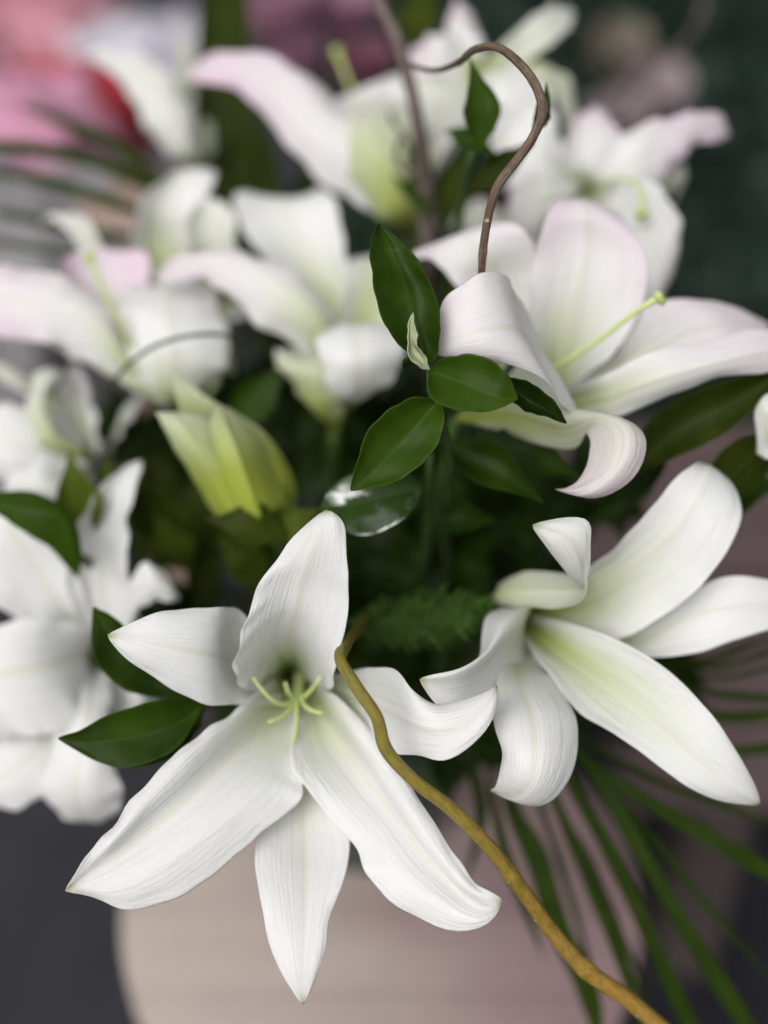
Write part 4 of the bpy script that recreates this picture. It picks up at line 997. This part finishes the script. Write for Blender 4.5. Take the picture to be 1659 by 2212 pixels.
# ------------------------------------------------------------------ setting: floor, stool, vase, bench, black sheet
FLOORM = plain('floor_stone', (.024, .024, .030), (.034, .033, .040), 6, .8, .3, spec=.2)
def box_bm(bm, x0, x1, y0, y1, z0, z1, bev=0):
    r = bmesh.ops.create_cube(bm, size=1)
    vs_ = r['verts']
    for v in vs_:
        v.co = Vector((x0 if v.co.x < 0 else x1, y0 if v.co.y < 0 else y1, z0 if v.co.z < 0 else z1))
    if bev:
        ed = list({e for v in vs_ for e in v.link_edges})
        bmesh.ops.bevel(bm, geom=ed, offset=bev, segments=2, affect='EDGES')
def bm_obj(name, bm, mat, parent=None, smooth=False):
    me = bpy.data.meshes.new(name); bm.to_mesh(me); bm.free()
    if smooth: me.polygons.foreach_set('use_smooth', [True]*len(me.polygons))
    return link(name, me, parent, [mat])
bm = bmesh.new(); box_bm(bm, -8, 8, -4, 12, -.1, 0)
tag(bm_obj('floor', bm, FLOORM), kind='structure')

def wood(name, c1, c2, c3):
    m, t, b = new_mat(name); g = NT(t)
    obj = g.n('ShaderNodeTexCoord').outputs['Object']
    sx = g.n('ShaderNodeSeparateXYZ'); g.l(obj, sx.inputs[0])
    f = g.noise(g.mapping(obj, (3, 45, 20)), 1.5, 5, .6); f2 = g.noise(g.mapping(obj, (7, 14, 5)), 1, 3)
    col = g.mix(.35, g.mix(g.smooth(f, .25, .75), c1, c2), (.46, .40, .385))
    pink_side = g.smooth(g.math('MULTIPLY_ADD', f2, .30, sx.outputs[0]), -.02, .30)      # pinker and darker towards one side
    col = g.mix(pink_side, col, c3)
    g.l(col, b.inputs['Base Color']); b.inputs['Roughness'].default_value = .75; b.inputs['Specular IOR Level'].default_value = .25
    bp = g.n('ShaderNodeBump'); bp.inputs['Strength'].default_value = .4; bp.inputs['Distance'].default_value = .001
    g.l(f, bp.inputs['Height']); g.l(bp.outputs[0], b.inputs['Normal'])
    return m
WOODS = [wood('stool_board_%d' % i, *c) for i, c in enumerate([
    ((.475, .401, .339), (.407, .339, .288), (.266, .181, .186)), ((.463, .390, .333), (.395, .328, .282), (.254, .169, .175)), ((.486, .412, .350), (.418, .350, .294), (.282, .192, .198)), ((.452, .379, .322), (.390, .316, .271), (.243, .164, .169)), ((.475, .401, .339), (.395, .322, .277), (.271, .181, .186))])]
PINKWOOD = plain('pink_board', (.15, .10, .10), (.09, .062, .065), 4, .75, .4, (4, 50, 30))
SR = .168
stool = empty('round_stool', (STOOL_C.x, STOOL_C.y, 0), 'pale weathered round plank-topped stool under the bouquet', 'stool')
edges = [-SR, -.118, -.07, -.018, .03, .082, .128, SR]
for i in range(len(edges)-1):
    y0, y1 = edges[i]+.0004, edges[i+1]-.0004
    ys = np.linspace(y0, y1, 9)
    right = [(math.sqrt(max(SR**2-y*y, 1e-6)), y) for y in ys]; left = [(-x, y) for x, y in right[::-1]]
    ring = right+left
    bm = bmesh.new()
    zt = STOOL_C.z+random.uniform(-.0012, .0012)
    top = [bm.verts.new((x, y, zt)) for x, y in ring]; bot = [bm.verts.new((x, y, zt-.024)) for x, y in ring]
    bm.faces.new(top); bm.faces.new(bot[::-1])
    for k_ in range(len(ring)): bm.faces.new((top[k_-1], bot[k_-1], bot[k_], top[k_]))
    bmesh.ops.recalc_face_normals(bm, faces=bm.faces)
    bm_obj('plank', bm, WOODS[i % 5], stool)
for i in range(4):
    a = math.pi/4+i*math.pi/2; c0 = Vector((math.cos(a)*.10, math.sin(a)*.10, STOOL_C.z-.022)); c1 = Vector((math.cos(a)*.15, math.sin(a)*.15, 0))
    v, f, uv = tube_mesh([c0, c0.lerp(c1, .5), c1], [.016, .014, .011], world=True, n=10)
    me = bpy.data.meshes.new('leg'); me.from_pydata(v.tolist(), [], f); link('leg', me, stool, [WOODS[1]])
v, f, uv = tube_mesh([Vector((math.cos(t)*.118, math.sin(t)*.118, STOOL_C.z*.55)) for t in np.linspace(0, 2*math.pi, 17)], [.006]*17, world=True, n=8, steps=2)
me = bpy.data.meshes.new('ring'); me.from_pydata(v.tolist(), [], f); link('ring', me, stool, [GREYBARK])

vase_m = plain('vase_glaze', (.03, .045, .04), (.05, .07, .06), 10, .35)
bm = bmesh.new(); prof = [(0, .0), (.045, 0), (.052, .01), (.06, .06), (.058, .12), (.05, .17), (.056, .20), (.051, .20), (.045, .168), (.05, .12), (.05, .02), (0, .015)]
nseg = 40; ringv = []
for r_, z_ in prof:
    ringv.append([bm.verts.new((r_*math.cos(2*math.pi*j/nseg), r_*math.sin(2*math.pi*j/nseg), z_)) for j in range(nseg)] if r_ > 0 else [bm.verts.new((0, 0, z_))])
for a_, b_ in zip(ringv[:-1], ringv[1:]):
    for j in range(nseg):
        q = [a_[j % len(a_)], a_[(j+1) % len(a_)], b_[(j+1) % len(b_)], b_[j % len(b_)]]
        q = list(dict.fromkeys(q))
        if len(q) > 2: bm.faces.new(q)
bmesh.ops.recalc_face_normals(bm, faces=bm.faces)
vz = bm_obj('vase', bm, vase_m, None, True); vz.location = VASE_C + Vector((0, 0, .002))
tag(vz, 'dark glazed vase hidden under the bouquet on the round stool', 'vase')

# pink-brown plank bench behind, right
bc = Vector(P(1600, 1720, 64))
bench = empty('plank_bench', (bc.x, bc.y, 0), 'pinkish brown plank bench behind the bouquet at the right edge', 'bench')
for i in range(6):
    bm = bmesh.new(); box_bm(bm, -.10, .9, i*.098+.006, i*.098+.092, bc.z-.03, bc.z+random.uniform(-.001, .001), .003)
    bm_obj('plank', bm, PINKWOOD, bench)
for (x, y) in ((0, .05), (.8, .05), (0, .5), (.8, .5)):
    bm = bmesh.new(); box_bm(bm, x-.03, x+.03, y-.03, y+.03, 0, bc.z-.031, .004); bm_obj('leg', bm, plain('dark_leg', (.05, .038, .036), (.075, .055, .052), 12, .8), bench)
# black rippled sheet added over the floor, right
mc = P(1700, 2100, 75)
NAVY = plain('black_sheet', (.006, .006, .010), (.014, .013, .02), 30, .9, .3)
bm = bmesh.new(); bmesh.ops.create_grid(bm, x_segments=40, y_segments=40, size=.5)
for v in bm.verts: v.co.z = .012+.006*math.sin(v.co.x*14+v.co.y*5)+.004*math.sin(v.co.y*23)
dark_o = bm_obj('floor_sheet', bm, NAVY, None, True); dark_o.location = (.55, .62, 0); sm = dark_o.modifiers.new('t', 'SOLIDIFY'); sm.thickness = .008
tag(dark_o, 'black sheet spread on the floor at the bottom right', 'mat')

# ------------------------------------------------------------------ background flowers and wraps
def rose(label, c, rad, mats, seed, group='blurred background roses'):
    rng = random.Random(seed)
    root = empty('rose', P(*c), label, 'rose', group)
    ctr = np.array(P(*c)); axis = np.array((rng.uniform(-.3, .3), -.55, .8)); axis /= np.linalg.norm(axis)
    e1 = np.cross(axis, (1, 0, .1)); e1 /= np.linalg.norm(e1); e2 = np.cross(axis, e1)
    for i in range(13):
        lay = i/13; a0 = i*2.4; half = 1.0-.35*(1-lay); R = rad*(.28+.72*lay); H = rad*(.95-.35*lay)
        verts = []; faces = []
        for iu in range(7):
            u_ = iu/6
            for iv in range(9):
                v_ = iv/8*2-1
                ang = a0+v_*half*(.55+.45*math.sin(math.pi*min(1, u_*.9+.1)))
                rr = R*(.35+.65*math.sin(u_*math.pi*.55))*(1+.1*u_*u_)
                h = -rad*.6+(H+rad*.6)*u_ - rad*.12*u_*v_*v_
                verts.append(tuple(e1*math.cos(ang)*rr+e2*math.sin(ang)*rr+axis*h))
        for iu in range(6):
            for iv in range(8):
                q = iu*9+iv; faces.append((q, q+1, q+10, q+9))
        me = bpy.data.meshes.new('petal'); me.from_pydata(verts, [], faces)
        me.polygons.foreach_set('use_smooth', [True]*len(me.polygons))
        link('petal', me, root, [mats[i % len(mats)]])
    v, f, uv = tube_mesh([-axis*rad*.5, -axis*rad*1.5+np.array((0, 0, -.05)), np.array((0, .03, -P(*c)[2]+.005))], [.004, .003, .003], world=True, n=8)
    me = bpy.data.meshes.new('stem'); me.from_pydata(v.tolist(), [], f); link('stem', me, root, [STEM])
MAUVE = [plain('mauve_rose_a', (.46, .27, .35), (.55, .36, .44), 30, .6), plain('mauve_rose_b', (.48, .28, .37), (.38, .21, .29), 30, .6)]
BLUSH = [plain('blush_rose_a', (.48, .40, .41), (.40, .32, .34), 30, .7), plain('blush_rose_b', (.50, .44, .43), (.42, .34, .36), 30, .7)]
BEIGE = [plain('beige_rose', (.34, .30, .245), (.28, .245, .20), 30, .7)]
rose('blurred mauve rose at the top edge right of the tall strap leaf', (610, 30, 62), .036, MAUVE, 1)
rose('blurred mauve rose at the top edge left of the grey willow stem', (720, 20, 66), .040, MAUVE, 2)
rose('blurred deep pink rose just left of the upright grey stem', (790, 150, 58), .028, [plain('deep_pink_rose', (.34, .16, .22), (.27, .12, .17), 30, .6)], 3)
rose('blurred mauve rose peeking above the long pink petal', (640, 130, 62), .028, MAUVE, 4)
rose('blurred beige rose before the hedge, highest of three at top right', (1330, 115, 112), .042, BEIGE, 5)
rose('blurred blush rose before the hedge, rightmost of three', (1405, 205, 108), .046, BLUSH, 6)
rose('blurred blush rose before the hedge, just above the pink lily', (1335, 262, 100), .036, BLUSH, 7)
rose('small deep pink rose low in the bouquet behind the brown twig', (1040, 470, 30), .020, [plain('wine_rose', (.20, .06, .10), (.28, .10, .15), 30, .6)], 8)

def wrap(label, c, rad, h, mat, seed, lean=(0, 0)):
    """Pleated cone of wrapping paper, open at the top, standing on the floor side."""
    rng = random.Random(seed); n = 72; m = 12; h = P(*c)[2]        # the foot of the cone stands on the floor
    me = bpy.data.meshes.new('paper_wrap'); verts = []; faces = []
    ph = [rng.uniform(0, 6.28) for _ in range(4)]
    for i in range(m+1):
        u_ = i/m
        for j in range(n):
            t = 2*math.pi*j/n
            r = rad*(.18+.82*u_**1.2)*(1+.09*u_*math.sin(7*t+ph[0])+.06*u_*math.sin(13*t+ph[1]))
            z = h*(u_-1)*1.0+rad*.28*u_**3*math.sin(5*t+ph[2])+rad*.1*u_**3*math.sin(11*t+ph[3])
            verts.append((r*math.cos(t)+lean[0]*u_, r*math.sin(t)+lean[1]*u_, z))
    for i in range(1, 6):                                  # crumpled tissue filling the mouth
        q_ = 1-i/5
        for j in range(n):
            t = 2*math.pi*j/n; r = rad*.95*q_
            verts.append((r*math.cos(t)+lean[0], r*math.sin(t)+lean[1], rad*(.35*(1-q_*q_)+.10*math.sin(4*t+ph[1])*q_+.08*math.sin(9*q_+3*t+ph[2]))))
    for i in range(m+5):
        for j in range(n): faces.append((i*n+j, i*n+(j+1) % n, (i+1)*n+(j+1) % n, (i+1)*n+j))
    me.from_pydata(verts, [], faces); me.polygons.foreach_set('use_smooth', [True]*len(me.polygons))
    o = link('wrapped_bouquet', me, None, [mat]); o.location = Vector(P(*c))
    sm = o.modifiers.new('t', 'SOLIDIFY'); sm.thickness = .001
    return tag(o, label, 'wrapped bouquet', 'paper wrapped bouquets in the background')
PINKP = plain('pink_paper', (.54, .27, .38), (.47, .21, .31), 8, .6)
REDP = plain('red_paper', (.40, .025, .035), (.34, .02, .032), 8, .5)
LILACP = plain('lilac_paper', (.50, .48, .54), (.42, .40, .46), 8, .6)
GREYP = plain('grey_paper', (.27, .26, .27), (.18, .17, .175), 8, .6)
KRAFT = plain('kraft_paper', (.22, .15, .12), (.30, .22, .19), 8, .7)
wrap('pink paper wrapped bouquet blurred at the left edge below the red one', (0, 260, 90), .115, .5, PINKP, 1)
wrap('red paper wrapped bouquet blurred beside the slender cream petal', (175, 185, 105), .075, .5, REDP, 2)
wrap('coral pink paper wrapped bouquet blurred in the top left corner', (20, 60, 145), .17, .5, plain('coral_paper', (.42, .12, .14), (.47, .22, .27), 6, .6), 3)
wrap('pale lilac paper wrapped bouquet at the top edge left of the strap leaf', (320, 110, 120), .10, .6, LILACP, 4)
wrap('grey paper wrapped bouquet low at the left edge behind the palm blades', (10, 500, 70), .12, .4, GREYP, 5)
wrap('brown kraft paper wrapped bouquet behind the left palm blades', (290, 450, 72), .055, .4, KRAFT, 6)
wrap('dusty lilac paper wrapped bouquet behind the left palm blades, beside the slender cream petal', (300, 330, 125), .10, .5, plain('dusty_paper', (.46, .40, .45), (.38, .33, .38), 8, .6), 7)
# ------------------------------------------------------------------ hedge wall
hedge_y = 1.66
HEDGE = leaf_material('hedge_leaf', (.012, .026, .017), (.042, .075, .050), .5, .3, 0)
hedge = empty('hedge', (.9, hedge_y, 0), 'dark green clipped hedge filling the blurred top right background', 'hedge')
bm = bmesh.new(); box_bm(bm, -.95, 2.2, .03, .35, 0, 2.1, .02); bm_obj('hedge_core', bm, plain('hedge_core', (.004, .010, .006), (.008, .02, .01), 20, .9), hedge)
rng = np.random.RandomState(2); nl = 16000
cx = rng.uniform(-.97, 2.2, nl); cz = rng.uniform(0, 2.15, nl); cy = rng.normal(.015, .018, nl)
ang = rng.uniform(0, 6.28, nl); tl = rng.normal(0, .6, nl); sz = rng.uniform(.016, .03, nl)
verts = np.zeros((nl*4, 3)); base = np.stack([cx, cy, cz], 1)
dx = np.stack([np.cos(ang), np.sin(tl)*.6, np.sin(ang)], 1); dz = np.stack([-np.sin(ang), np.cos(ang*2)*.5, np.cos(ang)], 1)
for k_, (a_, b_) in enumerate(((-1, 0), (0, -.45), (1, 0), (0, .45))):
    verts[k_::4] = base+dx*(a_*sz)[:, None]+dz*(b_*sz)[:, None]
me = bpy.data.meshes.new('hedge_leaves'); me.from_pydata(verts.tolist(), [], np.arange(nl*4).reshape(-1, 4).tolist())
ul = me.uv_layers.new(name='UVMap'); ul.data.foreach_set('uv', np.tile(np.array([.5, 0, 0, .5, .5, 1, 1, .5], dtype=np.float32), nl))
hl = link('hedge_leaves', me, hedge, [HEDGE]); hl['kind'] = 'stuff'
